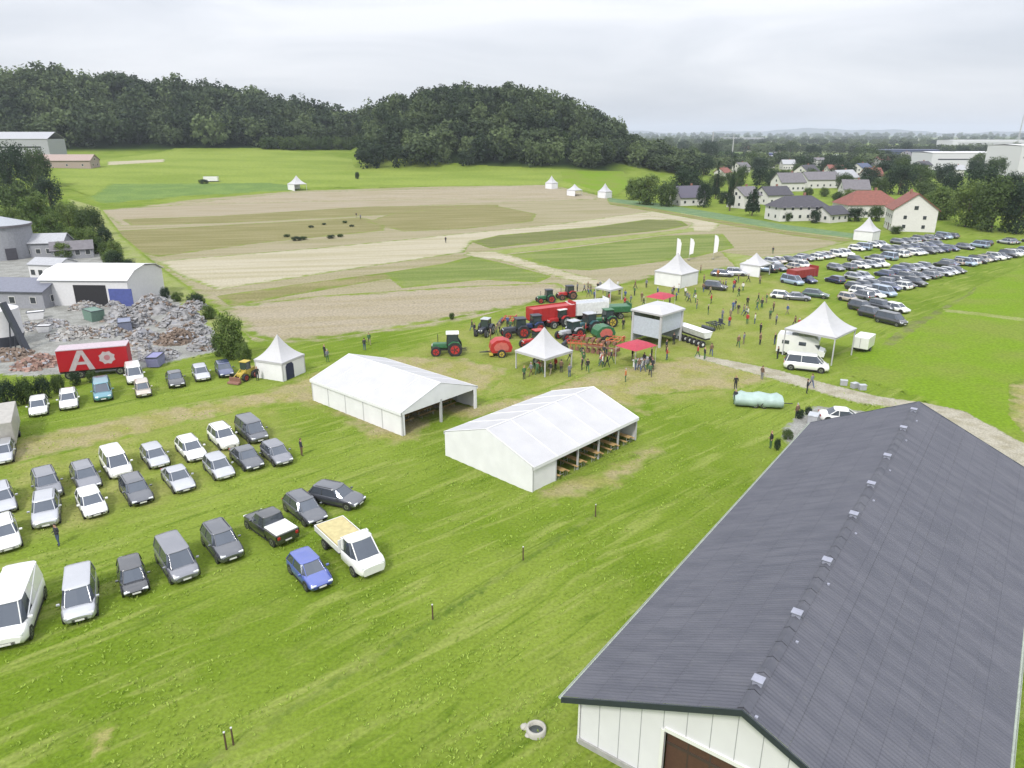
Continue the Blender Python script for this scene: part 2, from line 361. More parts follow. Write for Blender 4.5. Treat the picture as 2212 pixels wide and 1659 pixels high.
sheet('dirt_track', [(800, 850), (1000, 880), (1160, 850), (1300, 800), (1500, 770), (1640, 790), (1700, 815), (1600, 840), (1450, 850), (1380, 860), (1400, 900), (1300, 860), (1150, 880), (1000, 910)], WORN, .5, None, 2)
sheet('dirt_track', [(1150, 1060), (1300, 1020), (1420, 960), (1430, 975), (1330, 1050), (1200, 1090)], WORN, .4, None, 1.5)
LINE = land_mat('long_grass_line', A((112, 142, 52)), A((170, 184, 96)), .6, (.5, 1.5, 1), R(39), soft=.45, fine=6, holes=.45)
sheet('grass_line', [(330, 1720), (480, 1618), (700, 1478), (930, 1338), (1130, 1208), (1290, 1103), (1300, 1110), (1140, 1218), (940, 1350), (712, 1492), (500, 1634), (370, 1720)], LINE, .2, None, .5)
sheet('dirt_patch', [(190, 1600), (235, 1565), (250, 1570), (225, 1625), (200, 1640)], land_mat('straw_patch', A((206, 200, 130)), A((190, 190, 110)), 1, soft=.5, fine=8, holes=.3), .2, None, .6)
sheet('meadow', [(1800, 800), (1860, 760), (1960, 700), (2110, 620), (2240, 560), (2420, 540), (2600, 800), (2500, 1010), (2212, 985), (2060, 895), (1960, 850)], BRIGHT, .8, None, 1)
sheet('verge', [(1900, 745), (1960, 700), (2080, 640), (2110, 618), (2106, 632), (1990, 706), (1930, 750)], CROPD, .5, None, .5)
sheet('verge', [(2035, 668), (2120, 676), (2300, 700), (2300, 707), (2120, 684), (2040, 675)], LIGHTG, .4, None, .5)
sheet('dirt_patch', [(2180, 830), (2300, 790), (2330, 900), (2230, 960), (2180, 900)], WORN, .5, None, 1)
sheet('gravel_path', [(1500, 766), (1580, 780), (1680, 800), (1780, 828), (1900, 858), (1990, 870), (2080, 888), (2230, 968), (2400, 1080), (2900, 1440), (3400, 1900), (3150, 1900), (2700, 1410), (2340, 1110), (2212, 1035), (2100, 960), (1960, 885), (1850, 872), (1740, 840), (1640, 812), (1500, 775)], GRAVEL, .4, None, .6)
sheet('pavement', [(1692, 925), (1722, 900), (1760, 878), (1860, 888), (1900, 900), (1850, 960), (1730, 990), (1690, 950)], CONC, .3, None, .4)
sheet('yard', [(-120, 800), (-120, 560), (60, 530), (200, 520), (250, 560), (320, 610), (400, 650), (470, 700), (470, 760), (300, 800), (60, 815)], CONC, .7, None, 1)
# soil heap verge along the field's left side
sheet('verge', [(150, 440), (215, 450), (260, 510), (330, 570), (400, 620), (470, 680), (540, 740), (500, 750), (440, 700), (330, 610), (250, 550), (190, 490)], LIGHTG, .8, None, 1.5)
# ================================================================ TREES
def leaf_mat(name, c, c2):
    m = bpy.data.materials.new(name); m.use_nodes = True; t = m.node_tree; b = t.nodes['Principled BSDF']
    b.inputs['Roughness'].default_value = .75; b.inputs['Specular IOR Level'].default_value = .2
    a = N(t, 'ShaderNodeAttribute', attribute_name='tint'); oi = N(t, 'ShaderNodeObjectInfo')
    ad = N(t, 'ShaderNodeMath', operation='MULTIPLY_ADD'); t.links.new(oi.outputs['Random'], ad.inputs[0]); ad.inputs[1].default_value = .5; t.links.new(a.outputs['Fac'], ad.inputs[2])
    mr = N(t, 'ShaderNodeMapRange'); mr.inputs[2].default_value = 1.4; t.links.new(ad.outputs[0], mr.inputs[0])
    q = N(t, 'ShaderNodeMix', data_type='RGBA'); t.links.new(mr.outputs[0], q.inputs[0]); q.inputs[6].default_value = c; q.inputs[7].default_value = c2
    t.links.new(q.outputs[2], b.inputs['Base Color'])
    tr = N(t, 'ShaderNodeBsdfTranslucent'); t.links.new(q.outputs[2], tr.inputs[0])
    ms = N(t, 'ShaderNodeMixShader'); ms.inputs[0].default_value = .25; o = t.nodes['Material Output']
    t.links.new(b.outputs[0], ms.inputs[1]); t.links.new(tr.outputs[0], ms.inputs[2]); t.links.new(ms.outputs[0], o.inputs[0])
    return m
LEAF = leaf_mat('foliage', (.030, .058, .018, 1), (.085, .125, .035, 1))
LEAFB = leaf_mat('foliage_bright', (.05, .095, .022, 1), (.14, .19, .05, 1))
LEAFD = leaf_mat('foliage_dark', (.018, .036, .020, 1), (.035, .060, .028, 1))
LEAFW = leaf_mat('foliage_wood', (.012, .026, .015, 1), (.135, .180, .075, 1))
BARK = mat('bark', (.09, .07, .05, 1), .9, bump=.4, scale=6)
def crown_pts(n_cl, per, shape='round', seed=0, leaf=.3):
    """unit crown (height 1, radius .5 about, base z 0): leaf quads gathered in clumps; returns verts (n,4,3) and tint"""
    r = np.random.default_rng(seed); Q = []; T = []
    for k in range(n_cl):
        for _ in range(50):
            p = r.uniform(-1, 1, 3)
            if shape == 'cone':
                h = (p[2]+1)/2; ok = np.hypot(p[0], p[1]) < (1-h)*.95+.05
            else: ok = np.linalg.norm(p) < 1 and (np.linalg.norm(p) > .45 or k % 4 == 0)
            if ok: break
        c = p*np.array([.42, .42, .42])*(np.array([.8, .8, 1.1]) if shape == 'cone' else 1); c[2] += .5
        cr = r.uniform(.09, .19)*(.6 if shape == 'cone' else 1)
        d = r.normal(size=(per, 3)); d /= np.linalg.norm(d, axis=1)[:, None]
        pos = c+d*cr*r.uniform(.55, 1.05, (per, 1))
        nrm = d+r.normal(size=(per, 3))*.5+np.array([0, 0, .35]); nrm /= np.linalg.norm(nrm, axis=1)[:, None]
        a = np.cross(nrm, r.normal(size=(per, 3))); a /= np.linalg.norm(a, axis=1)[:, None]; b = np.cross(nrm, a)
        s = (leaf*r.uniform(.6, 1.3, per))[:, None]
        Q.append(np.stack([pos-a*s, pos-b*s*.7, pos+a*s, pos+b*s*.7], 1)); T.append(np.full(per, r.uniform(0, 1))*.7+r.uniform(0, .3, per))
    return np.concatenate(Q), np.concatenate(T)
def quads_mesh(name, Q, T, m):
    n = len(Q); me = bpy.data.meshes.new(name); me.vertices.add(n*4); me.vertices.foreach_set('co', np.ascontiguousarray(Q, dtype=np.float32).ravel())
    me.loops.add(n*4); me.loops.foreach_set('vertex_index', np.arange(n*4, dtype=np.int32)); me.polygons.add(n)
    me.polygons.foreach_set('loop_start', np.arange(0, n*4, 4, dtype=np.int32)); me.polygons.foreach_set('loop_total', np.full(n, 4, np.int32)); me.update(calc_edges=True)
    a = me.attributes.new('tint', 'FLOAT', 'FACE'); a.data.foreach_set('value', T.astype(np.float32)); me.materials.append(m); return me
def trunk_mesh(h=.5, r=.03, seed=0, limbs=6):
    q = random.Random(seed); b = MB(); top = Vector((q.uniform(-.03, .03), q.uniform(-.03, .03), h)); b.tube((0, 0, -.02), top*.5, r, BARK, r*.75, 8); b.tube(top*.5, top, r*.75, BARK, r*.45, 8)
    for k in range(limbs):
        a = k*2.4+q.random(); z = h*q.uniform(.45, .95); b.tube(top*(z/h), top*(z/h)+Vector((math.cos(a)*q.uniform(.15, .3), math.sin(a)*q.uniform(.15, .3), q.uniform(.15, .35))), r*.4, BARK, r*.12, 5)
    return b.mesh('trunk')
CROWNS = {}
for kind, m, shape, n, per, leaf in (('round', LEAF, 'round', 70, 70, .024), ('round2', LEAF, 'round', 60, 80, .026), ('bright', LEAFB, 'round', 70, 70, .026), ('bright2', LEAFB, 'round', 55, 80, .026), ('dark', LEAFD, 'round', 60, 70, .024), ('cone', LEAFD, 'cone', 90, 50, .022)):
    Q, T = crown_pts(n, per, shape, hash(kind) % 1 + len(kind)*7+ord(kind[-1]), leaf); CROWNS[kind] = quads_mesh('crown', Q, T, m)
TRUNKS = [trunk_mesh(.55, .028, s) for s in range(3)]
def tree(p, h, wd, kind, label, cat='tree', name=None, group=None, low=False):
    t = empty(name or ('conifer' if kind == 'cone' else 'tree'), p, random.uniform(0, 6.3), label, cat, group)
    c = link(bpy.data.objects.new('crown', CROWNS[kind]), t); z0 = -.06 if low else .09
    c.scale = (wd*.86, wd*.86, h*(1-z0)*.96); c.location = (0, 0, h*z0)
    k = link(bpy.data.objects.new('trunk', random.choice(TRUNKS)), t); k.scale = (max(wd*.8, h*.5), max(wd*.8, h*.5), h*.9)
    return t
def pxm(p, py):
    """pixels per metre (across, up) at a point of the land"""
    dep = p.y*math.cos(PITCH)+(CAMH-p.z)*math.sin(PITCH); u = -(py-829.5)/FPX
    return FPX/dep, FPX*(math.cos(PITCH)+u*math.sin(PITCH))/dep
def treepx(px, base, top, wpx, kind, label, cat='tree', name=None, group=None, low=False):
    p = at(px, base); sx, sz = pxm(p, base)
    return tree(p, (base-top)/sz, wpx/sx, kind, label, cat, name, group, low or cat == 'bush')
# the woods on the two knolls: masses nobody could count, one object each
FT = [crown_pts(34, 22, 'round', 100+s, .05) for s in range(6)]
def wood(name, label, cells, hmin, hmax, m=LEAFW, seed=3, wr=(.75, 1.05)):
    r = np.random.default_rng(seed); Qs = []; Ts = []
    for (x, y) in cells:
        Q, T = FT[r.integers(6)]; h = r.uniform(hmin, hmax); wd = h*r.uniform(*wr); a = r.uniform(0, 6.28)
        c, s = math.cos(a), math.sin(a); P = Q*np.array([wd, wd, h]); P = np.stack([P[..., 0]*c-P[..., 1]*s+x, P[..., 0]*s+P[..., 1]*c+y, P[..., 2]+float(terr(x, y))-h*.06], -1)
        Qs.append(P); Ts.append(np.clip(T*.45+(-.15+1.05*r.uniform(0, 1)**1.7), 0, 1.2))
    o = link(bpy.data.objects.new(name, quads_mesh(name, np.concatenate(Qs), np.concatenate(Ts), m)))
    return tag(o, label, 'wood', kind='stuff')
def cells_polar(a0, a1, r0, r1, step, seed):
    r = np.random.default_rng(seed); out = []
    rad = r0
    while rad < r1:
        a = a0
        while a < a1:
            aa = R(a+r.uniform(-.4, .4)*step/rad*57); q = rad+r.uniform(-.4, .4)*step
            out.append((q*math.sin(aa), q*math.cos(aa))); a += step/rad*57.3
        rad += step
    return out
wood('wood', 'dense dark broadleaf wood covering the long ridge on the left', [c for c in cells_polar(-40, -10.3, 628, 830, 13.5, 1)], 17, 30, wr=(.75, 1.1))
wood('wood', 'rounded wooded knoll in the middle behind the pale field', [c for c in cells_polar(-10.3, 8.3, 465, 640, 11, 2) if terr(*c) > 7.3], 12, 23, seed=5, wr=(.75, 1.05))
# low fringe of shrubs along the foot of the woods
wood('wood_fringe', 'paler shrubs fringing the foot of the left ridge wood', cells_polar(-18, -10.4, 612, 620, 6, 8), 9, 12, LEAF, 9)
# tree belts out on the plain
def belt(a0, a1, r0, r1, step, h0, h1, label, seed):
    wood('tree_belt', label, cells_polar(a0, a1, r0, r1, step, seed), h0, h1, LEAFW, seed, (.9, 1.6))
belt(8.2, 13.5, 500, 560, 9, 12, 17, 'dark trees where the wooded knoll runs down towards the town', 11)
belt(9.5, 19, 640, 680, 10, 9, 13, 'line of trees behind the small town roofs', 12)
belt(17, 27, 760, 800, 11, 10, 14, 'belt of trees behind the pale halls', 13)
belt(9, 40, 1250, 1310, 16, 12, 17, 'tree belt across the middle of the plain', 14)
belt(27, 40, 830, 860, 11, 8, 12, 'tree row behind the large white halls', 15)
belt(8, 40, 2100, 2180, 26, 14, 19, 'distant tree belt beyond the middle one', 16)
belt(7, 40, 3300, 3420, 42, 18, 24, 'far tree belt close below the horizon', 17)
belt(5, 42, 5600, 5800, 75, 24, 42, 'faintest tree belt on the horizon', 18)
# single trees and bushes
LT = [ # px, base, top, width, kind, label
 (30, 420, 300, 120, 'dark', 'dark round tree at the left edge in front of the pale roofed building'),
 (85, 405, 312, 80, 'round', 'dark tree right of the pale roofed building'),
 (-30, 470, 360, 110, 'round', 'broad tree cut off by the left edge above the yard'),
 (45, 480, 385, 110, 'round2', 'bushy tree left of the meadow, second behind the grey silo'),
 (110, 455, 375, 70, 'dark', 'small dark tree touching the left corner of the meadow'),
 (85, 500, 412, 90, 'bright', 'bright green tree in the middle of the left tree strip'),
 (150, 488, 430, 75, 'bright2', 'light green bushy tree beside the field corner'),
 (30, 515, 440, 80, 'bright2', 'light green tree directly behind the round grey roof'),
 (185, 515, 445, 50, 'round', 'dark narrow tree at the corner of the tilled field'),
 (120, 520, 455, 70, 'bright', 'bright tree just above the grey container roofs'),
 (165, 540, 485, 60, 'bright2', 'low bright bush between the yard and the field'),
 (205, 545, 492, 42, 'bright', 'small bright bush on the field edge above the white hall')]
for a in LT: treepx(*a, group='trees and bushes left of the field', low=True)
BU = [(250, 578, 538, 45, 'dark', 'dark bush behind the white hall roof'), (282, 590, 556, 36, 'dark', 'dark bush at the right end of the white hall'),
 (425, 665, 630, 46, 'dark', 'small dark bush above the rubble heaps'), (228, 560, 520, 34, 'round', 'small bush at the field edge behind the hall roof'),
 (440, 398, 386, 26, 'dark', 'dark low bush beside the parked trailer on the hill meadow'), (772, 388, 370, 14, 'dark', 'lone dark little tree on the hill meadow'), (976, 690, 674, 17, 'round', 'lone round bush at the edge of the soil field'),
 (500, 775, 672, 78, 'bright', 'tall leafy green bush between the rubble and the small white pagoda'), (528, 785, 735, 44, 'bright2', 'light green shrub below the tall leafy bush'), (475, 770, 715, 40, 'round', 'darker shrub on the left of the tall leafy bush')]
for a in BU: treepx(*a, cat='bush', name='bush')
for k, (px, b_, t_, wd) in enumerate([(-15, 878, 812, 60), (22, 880, 815, 50), (58, 872, 812, 50), (95, 862, 808, 48), (128, 848, 806, 40), (165, 832, 800, 36), (200, 826, 798, 30)]):
    treepx(px, b_, t_, wd, 'dark' if k % 2 else 'round', ['dark bush cut off by the left edge behind the pale truck', 'dark green bush behind the first white car of the back row', 'dark green bush between two white cars of the back row', 'bush under the left end of the red trailer', 'low bush under the white stripes of the red trailer', 'low bush behind the teal car', 'small bush between the teal car and the white van'][k], cat='bush', name='bush', group='dark bushes in front of the red trailer')
LT2 = [(205, 510, 440, 54, 'round', 'dark tree in the corner between meadow and tilled field'), (228, 542, 482, 48, 'dark', 'dark tree on the bank behind the grey roofed shed'), (252, 566, 514, 42, 'bright', 'bright tree on the bank between two dark ones'),(178, 512, 468, 46, 'bright', 'bright green bush on the field corner, highest of the bank bushes'), (196, 528, 486, 44, 'bright2', 'light green bush at the upper end of the yard bank'), (214, 548, 508, 40, 'round', 'green bush on the bank just above the hall roof'), (60, 470, 400, 90, 'bright2', 'large light green tree in front of the dark left trees'),(240, 572, 536, 40, 'bright', 'low bright bush touching the dark bush behind the hall'), (305, 612, 580, 40, 'round', 'bush on the bank right of the white hall'), (330, 628, 600, 34, 'bright', 'bright bush on the bank above the tall rubble heap'), (358, 645, 618, 30, 'dark', 'dark bush on the bank, half way along the yard'), (385, 652, 628, 32, 'bright2', 'light bush on the bank left of the small dark bush'), (452, 690, 656, 40, 'bright', 'bright bush between the bank bushes and the tall leafy bush'), (140, 560, 520, 50, 'bright', 'bright bush directly behind the grey roofed shed'), (60, 535, 470, 70, 'bright', 'bright tree between the round tank and the sheds')]
for a in LT2: treepx(*a, cat='bush', name='bush', group='bushes along the yard bank')
r_ = random.Random(77)
PLC = ['left of the cottage', 'behind the cottage', 'behind the conifers', 'beside the small white house', 'behind the hip roofed house', 'among the grey roofs', 'behind the red roofed house', 'beside the white gabled house', 'before the long pale hall', 'behind the blue grey roof', 'before the white industrial hall', 'before the tall warehouse']
for k in range(46):
    x = 1400+k*17.5+r_.uniform(-10, 10); y = r_.uniform(322, 400) if x > 1540 else r_.uniform(318, 352); h = r_.uniform(22, 40)*(.6+(y-310)/110)
    treepx(x, y, y-h, h*r_.uniform(1.0, 1.7), r_.choice(['dark', 'round', 'round2', 'dark']), f'{["dark", "green", "deep green", "dull green"][k % 4]} town tree {PLC[min(11, int(k/46*12))]}, {["nearer", "farther", "taller", "broader"][(k//4) % 4]} one', group='trees among the town roofs', low=True)
for k, (x, y, h) in enumerate([(1668, 405, 40), (1695, 398, 36), (1725, 402, 34), (1752, 396, 36), (1790, 402, 34), (1822, 410, 40), (1835, 440, 34), (1808, 436, 26), (1868, 412, 36), (1900, 420, 40), (1920, 400, 34), (1655, 425, 30), (1690, 440, 26), (1745, 425, 22), (1780, 425, 22), (1548, 405, 36), (1640, 400, 44), (1588, 415, 34), (1530, 425, 34), (1502, 410, 30), (1562, 440, 30), (1880, 450, 28), (2012, 455, 44), (1998, 430, 44)]):
    treepx(x, y, y-h, h*1.25, ['dark', 'round', 'bright', 'round2'][k % 4], f'{["dark", "green", "light green", "dull green"][k % 4]} garden tree among the nearest houses, {["first", "second", "third", "fourth", "fifth", "sixth"][k//4]} of its colour from the left', group='garden trees of the nearest houses', low=True)
TT_ = [(1395, 442, 372, 80, 'bright', 'big olive green tree left of the grey roofed cottage'), (1440, 446, 385, 62, 'round', 'olive tree touching the grey roofed cottage'), (1368, 432, 380, 50, 'bright2', 'yellowish green tree beside the small white tents'),
 (1480, 432, 352, 90, 'dark', 'broad dark tree behind the grey roofed cottage'), (1520, 448, 385, 44, 'dark', 'dark tree right of the grey roofed cottage'),
 (1576, 456, 328, 30, 'cone', 'tall dark conifer, left of the two near the white house'), (1624, 466, 374, 52, 'cone', 'broad dark conifer close to the white house'),
 (1545, 430, 345, 30, 'cone', 'slim conifer behind the cottage garden'),
 (1940, 420, 350, 80, 'dark', 'dark round tree behind the red hip roof'), (1985, 405, 352, 70, 'round', 'dark tree right of the red hip roof'), (1905, 392, 345, 60, 'dark', 'dark tree behind the long grey roofs'),
 (2030, 475, 395, 80, 'bright', 'olive tree right of the white gabled house'), (2085, 490, 380, 100, 'bright2', 'big green tree, second right of the white gabled house'), (2140, 500, 372, 110, 'round', 'big dark green tree near the right edge above the parked cars'),
 (2195, 505, 385, 90, 'dark', 'dark tree at the right edge above the parked cars'), (2240, 500, 370, 90, 'round', 'tree cut off by the right edge'), (2110, 455, 350, 90, 'dark', 'tall dark tree behind the olive trees on the right'), (2050, 440, 365, 70, 'dark', 'dark tree in front of the white industrial hall'),
 (2180, 440, 365, 80, 'dark', 'dark tree in front of the tall white hall'), (1760, 482, 450, 36, 'dark', 'dark garden bush in front of the white house'), (1845, 478, 444, 50, 'dark', 'dark garden shrub in front of the red roofed house'), (1890, 478, 440, 40, 'round', 'garden shrub left of the white gabled house'),
 (1700, 478, 455, 26, 'round', 'small round shrub in front of the white house wall'), (1935, 505, 486, 34, 'round', 'small shrub at the foot of the white gabled house'), (1670, 392, 362, 36, 'dark', 'dark tree behind the grey hip roof'), (1725, 385, 350, 40, 'round', 'dark tree among the grey roofs'), (1780, 372, 342, 40, 'dark', 'dark tree above the grey roofs'),
 (1850, 372, 335, 46, 'round', 'tree behind the blue grey gabled roof'), (1600, 400, 352, 34, 'round', 'tree between the two dark conifers'), (1520, 378, 330, 60, 'dark', 'dark tree behind the broad dark tree of the cottage'), (1640, 372, 335, 50, 'dark', 'tree in front of the blue hall'), (1530, 345, 300, 60, 'dark', 'tall dark tree near the two thin masts')]
for a in TT_: treepx(*a, group='trees around the houses', low=a[4] != 'cone')
# ================================================================ VEHICLES
GLASS = mat('car_glass', (.10, .115, .14, 1), .06, .55, var=.02, spec=.8)
TYRE = mat('tyre', (.02, .02, .021, 1), .85); RIM = mat('rim', (.35, .35, .37, 1), .3, .8); TRIM = mat('black_trim', (.02, .02, .022, 1), .5)
LAMPW = mat('headlight_glass', (.7, .72, .75, 1), .1, spec=.8); LAMPR = mat('tail_light_glass', (.35, .02, .02, 1), .2); PLATE = mat('plate', (.65, .65, .62, 1), .4)
def paint(name, c, metal=.15, rough=.28): m = mat('paint_'+name, tuple(c)+(1,), rough, metal, var=.03, scale=1.5, spec=.6); b = m.node_tree.nodes['Principled BSDF']; b.inputs['Coat Weight'].default_value = 1; b.inputs['Coat Roughness'].default_value = .06; b.inputs['Coat IOR'].default_value = 1.85; return m
P = dict(white=paint('white', (.72, .72, .71), 0), silver=paint('silver', (.42, .43, .46), .5, .3), grey=paint('grey', (.16, .165, .19), .4), dark_grey=paint('dark_grey', (.065, .07, .085), .4),
 black=paint('black', (.018, .019, .024), .2), blue=paint('blue', (.045, .08, .34), .2), navy=paint('navy', (.03, .045, .13), .3), teal=paint('teal', (.07, .22, .28), .2), red=paint('red', (.32, .02, .02), 0), beige=paint('beige', (.44, .38, .32), .2), green=paint('dark_green', (.03, .07, .05), .1), light_blue=paint('pale_blue', (.28, .36, .48), .3))
# length, width, height, belt height, (cabin rear base, rear top, front top, front base) measured from the centre, bonnet height
KIND = dict(hatchback=(4.1, 1.76, 1.47, .93, (-1.98, -1.55, .35, 1.12), .86), estate=(4.65, 1.82, 1.48, .93, (-2.2, -1.75, .35, 1.15), .86), saloon=(4.65, 1.8, 1.43, .92, (-1.65, -.95, .35, 1.15), .86),
 suv=(4.5, 1.86, 1.68, 1.05, (-2.12, -1.75, .45, 1.15), 1.0), minivan=(4.75, 1.9, 1.85, 1.08, (-2.3, -2.05, .95, 1.7), .98), van=(5.2, 1.98, 2.1, 1.15, (-2.55, -2.45, 1.35, 2.1), 1.08), small_car=(3.6, 1.64, 1.5, .92, (-1.72, -1.45, .45, 1.05), .84), pickup=(5.2, 1.88, 1.75, 1.05, (-.75, -.6, .65, 1.25), 1.03))
def ring(x, w_, z0, zb, crown=.04):
    return [(x, -w_*.90, z0), (x, -w_, z0+.16), (x, -w_*1.0, (z0+zb)*.52), (x, -w_*.965, zb-.10), (x, -w_*.88, zb-.015), (x, -w_*.5, zb+crown*.7), (x, 0, zb+crown), (x, w_*.5, zb+crown*.7), (x, w_*.88, zb-.015), (x, w_*.965, zb-.10), (x, w_, (z0+zb)*.52), (x, w_, z0+.16), (x, w_*.90, z0)]
def wheel_mesh(r, wd):
    b = MB(); b.tube((0, -wd/2, 0), (0, wd/2, 0), r, TYRE, n=18); return b.mesh('wheel')
def rim_mesh(r, wd, m=None):
    b = MB(); b.tube((0, -wd/2-.012, 0), (0, -wd/2+.01, 0), r*.62, m or RIM, n=14); b.tube((0, wd/2-.01, 0), (0, wd/2+.012, 0), r*.62, m or RIM, n=14)
    for s in (-1, 1):
        for k in range(5):
            a = k*1.2566; b.box((math.cos(a)*r*.3, s*(wd/2+.016), math.sin(a)*r*.3), (r*.5, .012, r*.12), TRIM, Matrix.Rotation(-a, 4, 'Y'))
    return b.mesh('rim')
WH = {}
def wheel(parent, x, y, r, wd, rimm=None):
    k = (r, wd, rimm.name if rimm else '')
    if k not in WH: WH[k] = (wheel_mesh(r, wd), rim_mesh(r, wd, rimm))
    o = link(bpy.data.objects.new('wheel', WH[k][0]), parent); o.location = (x, y, r); link(bpy.data.objects.new('rim', WH[k][1]), o); return o
def make_car(kind, colour):
    L, W, H, zb, cb, hood = KIND[kind]; w_ = W/2; m = P[colour]; t = empty('parked_car' if kind not in ('van', 'pickup') else {'van': 'parked_van', 'pickup': 'pickup_truck'}[kind], (0, 0, 0))
    z0 = .22; b = MB(); xf = L/2; xr = -L/2
    st = [(xr, .80, .42, zb-.24), (xr+.08, .92, .30, zb-.08), (xr+.35, .985, z0, zb), (cb[0]+.5, 1, z0, zb), (0, 1, z0, zb-.01), (cb[3]-.35, 1, z0, zb-.02), (cb[3]+.05, .985, z0, hood+.04), (xf-.75, .975, z0, hood-.02), (xf-.35, .94, z0+.02, hood-.11), (xf-.1, .84, .28, hood-.24), (xf, .70, .38, hood-.36)]
    st = sorted(st)
    if kind == 'pickup':
        b.loft([ring(x, w_*q, a, c) for x, q, a, c in st if x > cb[0]-.05 or x < cb[0]-.05 and False] or [], m) if False else None
        front = [s_ for s_ in st if s_[0] >= cb[0]]; front = [(cb[0]-.1, 1, z0, zb)]+front
        b.loft([ring(x, w_*q, a, c) for x, q, a, c in front], m)
        xb0 = xr+.05; xb1 = cb[0]-.12; l = xb1-xb0; xm = (xb0+xb1)/2                       # open load bed
        b.box((xm, 0, .50), (l, W*.94, .32), m, bev=.03)
        for s in (-1, 1): b.box((xm, s*(w_-.06), .85), (l, .1, .42), m, bev=.02)
        b.box((xb0+.05, 0, .85), (.1, W-.02, .42), m, bev=.02)
    else: b.loft([ring(x, w_*q, a, c) for x, q, a, c in st], m)
    for x in (xf-.82, xr+.80):                                                          # dark wheel arches
        for s in (-1, 1): b.tube((x, s*(w_-.16), .34), (x, s*(w_+.006), .34), .385, TRIM, n=18)
    for s in (-1, 1): b.box((.1, s*(w_-.02), .26), (L-2.6, .05, .10), TRIM)
    b.build('body', t)
    # greenhouse: dark glass all round, body-coloured roof and pillars
    tw = w_*.76; bw = w_*.93; zr = H-.05
    g = MB()
    def fr(x, wd, z, r_=.12): return [(x+dx, y, z) for dx, y in ((0, -wd+r_), (0, wd-r_))]
    base = [(cb[0], -bw*.86), (cb[0]+.18, -bw), (cb[3]-.45, -bw), (cb[3], -bw*.80), (cb[3]+.06, 0), (cb[3], bw*.80), (cb[3]-.45, bw), (cb[0]+.18, bw), (cb[0], bw*.86), (cb[0]-.03, 0)]
    top = [(cb[1], -tw*.84), (cb[1]+.15, -tw), (cb[2]-.12, -tw), (cb[2], -tw*.80), (cb[2]+.05, 0), (cb[2], tw*.80), (cb[2]-.12, tw), (cb[1]+.15, tw), (cb[1], tw*.84), (cb[1]-.04, 0)]
    g.loft([[(x, y, zb-.05) for x, y in base], [(x, y, zr) for x, y in top]], GLASS, smooth=False); g.build('windows', t)
    r_ = MB(); cx = sum(p[0] for p in top)/10
    rg = [[(cx+(x-cx)*s_, y*s_, z) for x, y in top] for s_, z in ((1.02, zr-.02), (1.04, zr+.005), (1.0, zr+.035), (.8, zr+.055), (.4, zr+.065))]
    r_.loft(rg, m)
    for s in (-1, 1):
        for (p, q, wd) in ((3, 3, .05), (2 if kind in ('van',) else 1, 1, .07)):
            i = p if s < 0 else 8-p; j = q if s < 0 else 8-q
            r_.tube((base[i][0], base[i][1], zb-.04), (top[j][0], top[j][1], zr), wd*.6, m, n=6, cap=False)
        if kind not in ('pickup',):
            xm = (cb[0]+cb[2])/2+.1; r_.tube((xm, s*(bw+.004), zb-.04), (xm, s*(tw+.004), zr), .035, m, n=6, cap=False)
    if kind == 'van':                                                                   # closed cargo sides
        for s in (-1, 1):
            y = lambda z: s*(bw+.012+(tw-bw)*(z-zb+.05)/(zr-zb+.05)); x0 = cb[0]+.16; x1 = .55
            r_.add([(x0, y(zb-.05), zb-.05), (x1, y(zb-.05), zb-.05), (x1, y(zr), zr), (x0+.08, y(zr), zr)], [(0, 1, 2, 3)], m)
    if kind in ('estate', 'suv'):
        for s in (-1, 1): r_.tube((cb[1]+.25, s*tw*.9, H+.03), (cb[2]-.3, s*tw*.9, H+.03), .02, TRIM, n=6)
    r_.build('roof', t)
    for x in (xf-.82, xr+.80):
        for s in (-1, 1): wheel(t, x, s*(w_-.11), .32 if kind not in ('suv', 'pickup', 'van') else .36, .21)
    for s in (-1, 1):
        MB().box((xf-.13, s*w_*.64, hood-.30), (.16, .36, .14), LAMPW, bev=.04).build('headlight', t)
        MB().box((xr+.05, s*w_*.76, zb-.20), (.10, .22, .22), LAMPR, bev=.03).build('tail_light', t)
        MB().box((cb[3]-.38, s*(w_+.10), zb+.06), (.14, .2, .13), m, bev=.03).build('mirror', t)
    MB().box((xf+.004, 0, .42), (.02, .5, .11), PLATE).box((xr-.004, 0, .55), (.02, .5, .11), PLATE).build('number_plate', t)
    MB().box((xf-.05, 0, .44), (.1, W*.46, .18), TRIM, bev=.02).build('grille', t)
    return t
CARS = {}
USED = set()
def park(kind, colour, p, az, label, cat='car', group=None, far=False):
    key = (kind, colour)
    if key not in CARS:
        CARS[key] = make_car(kind, colour)
    if key in USED: o = copy_tree(CARS[key], skip=('grille', 'number_plate', 'mirror', 'rim') if far else ())
    else: o = CARS[key]; USED.add(key)
    o.location = p; o.rotation_euler = (0, 0, rz(az)); return tag(o, label, cat, group)
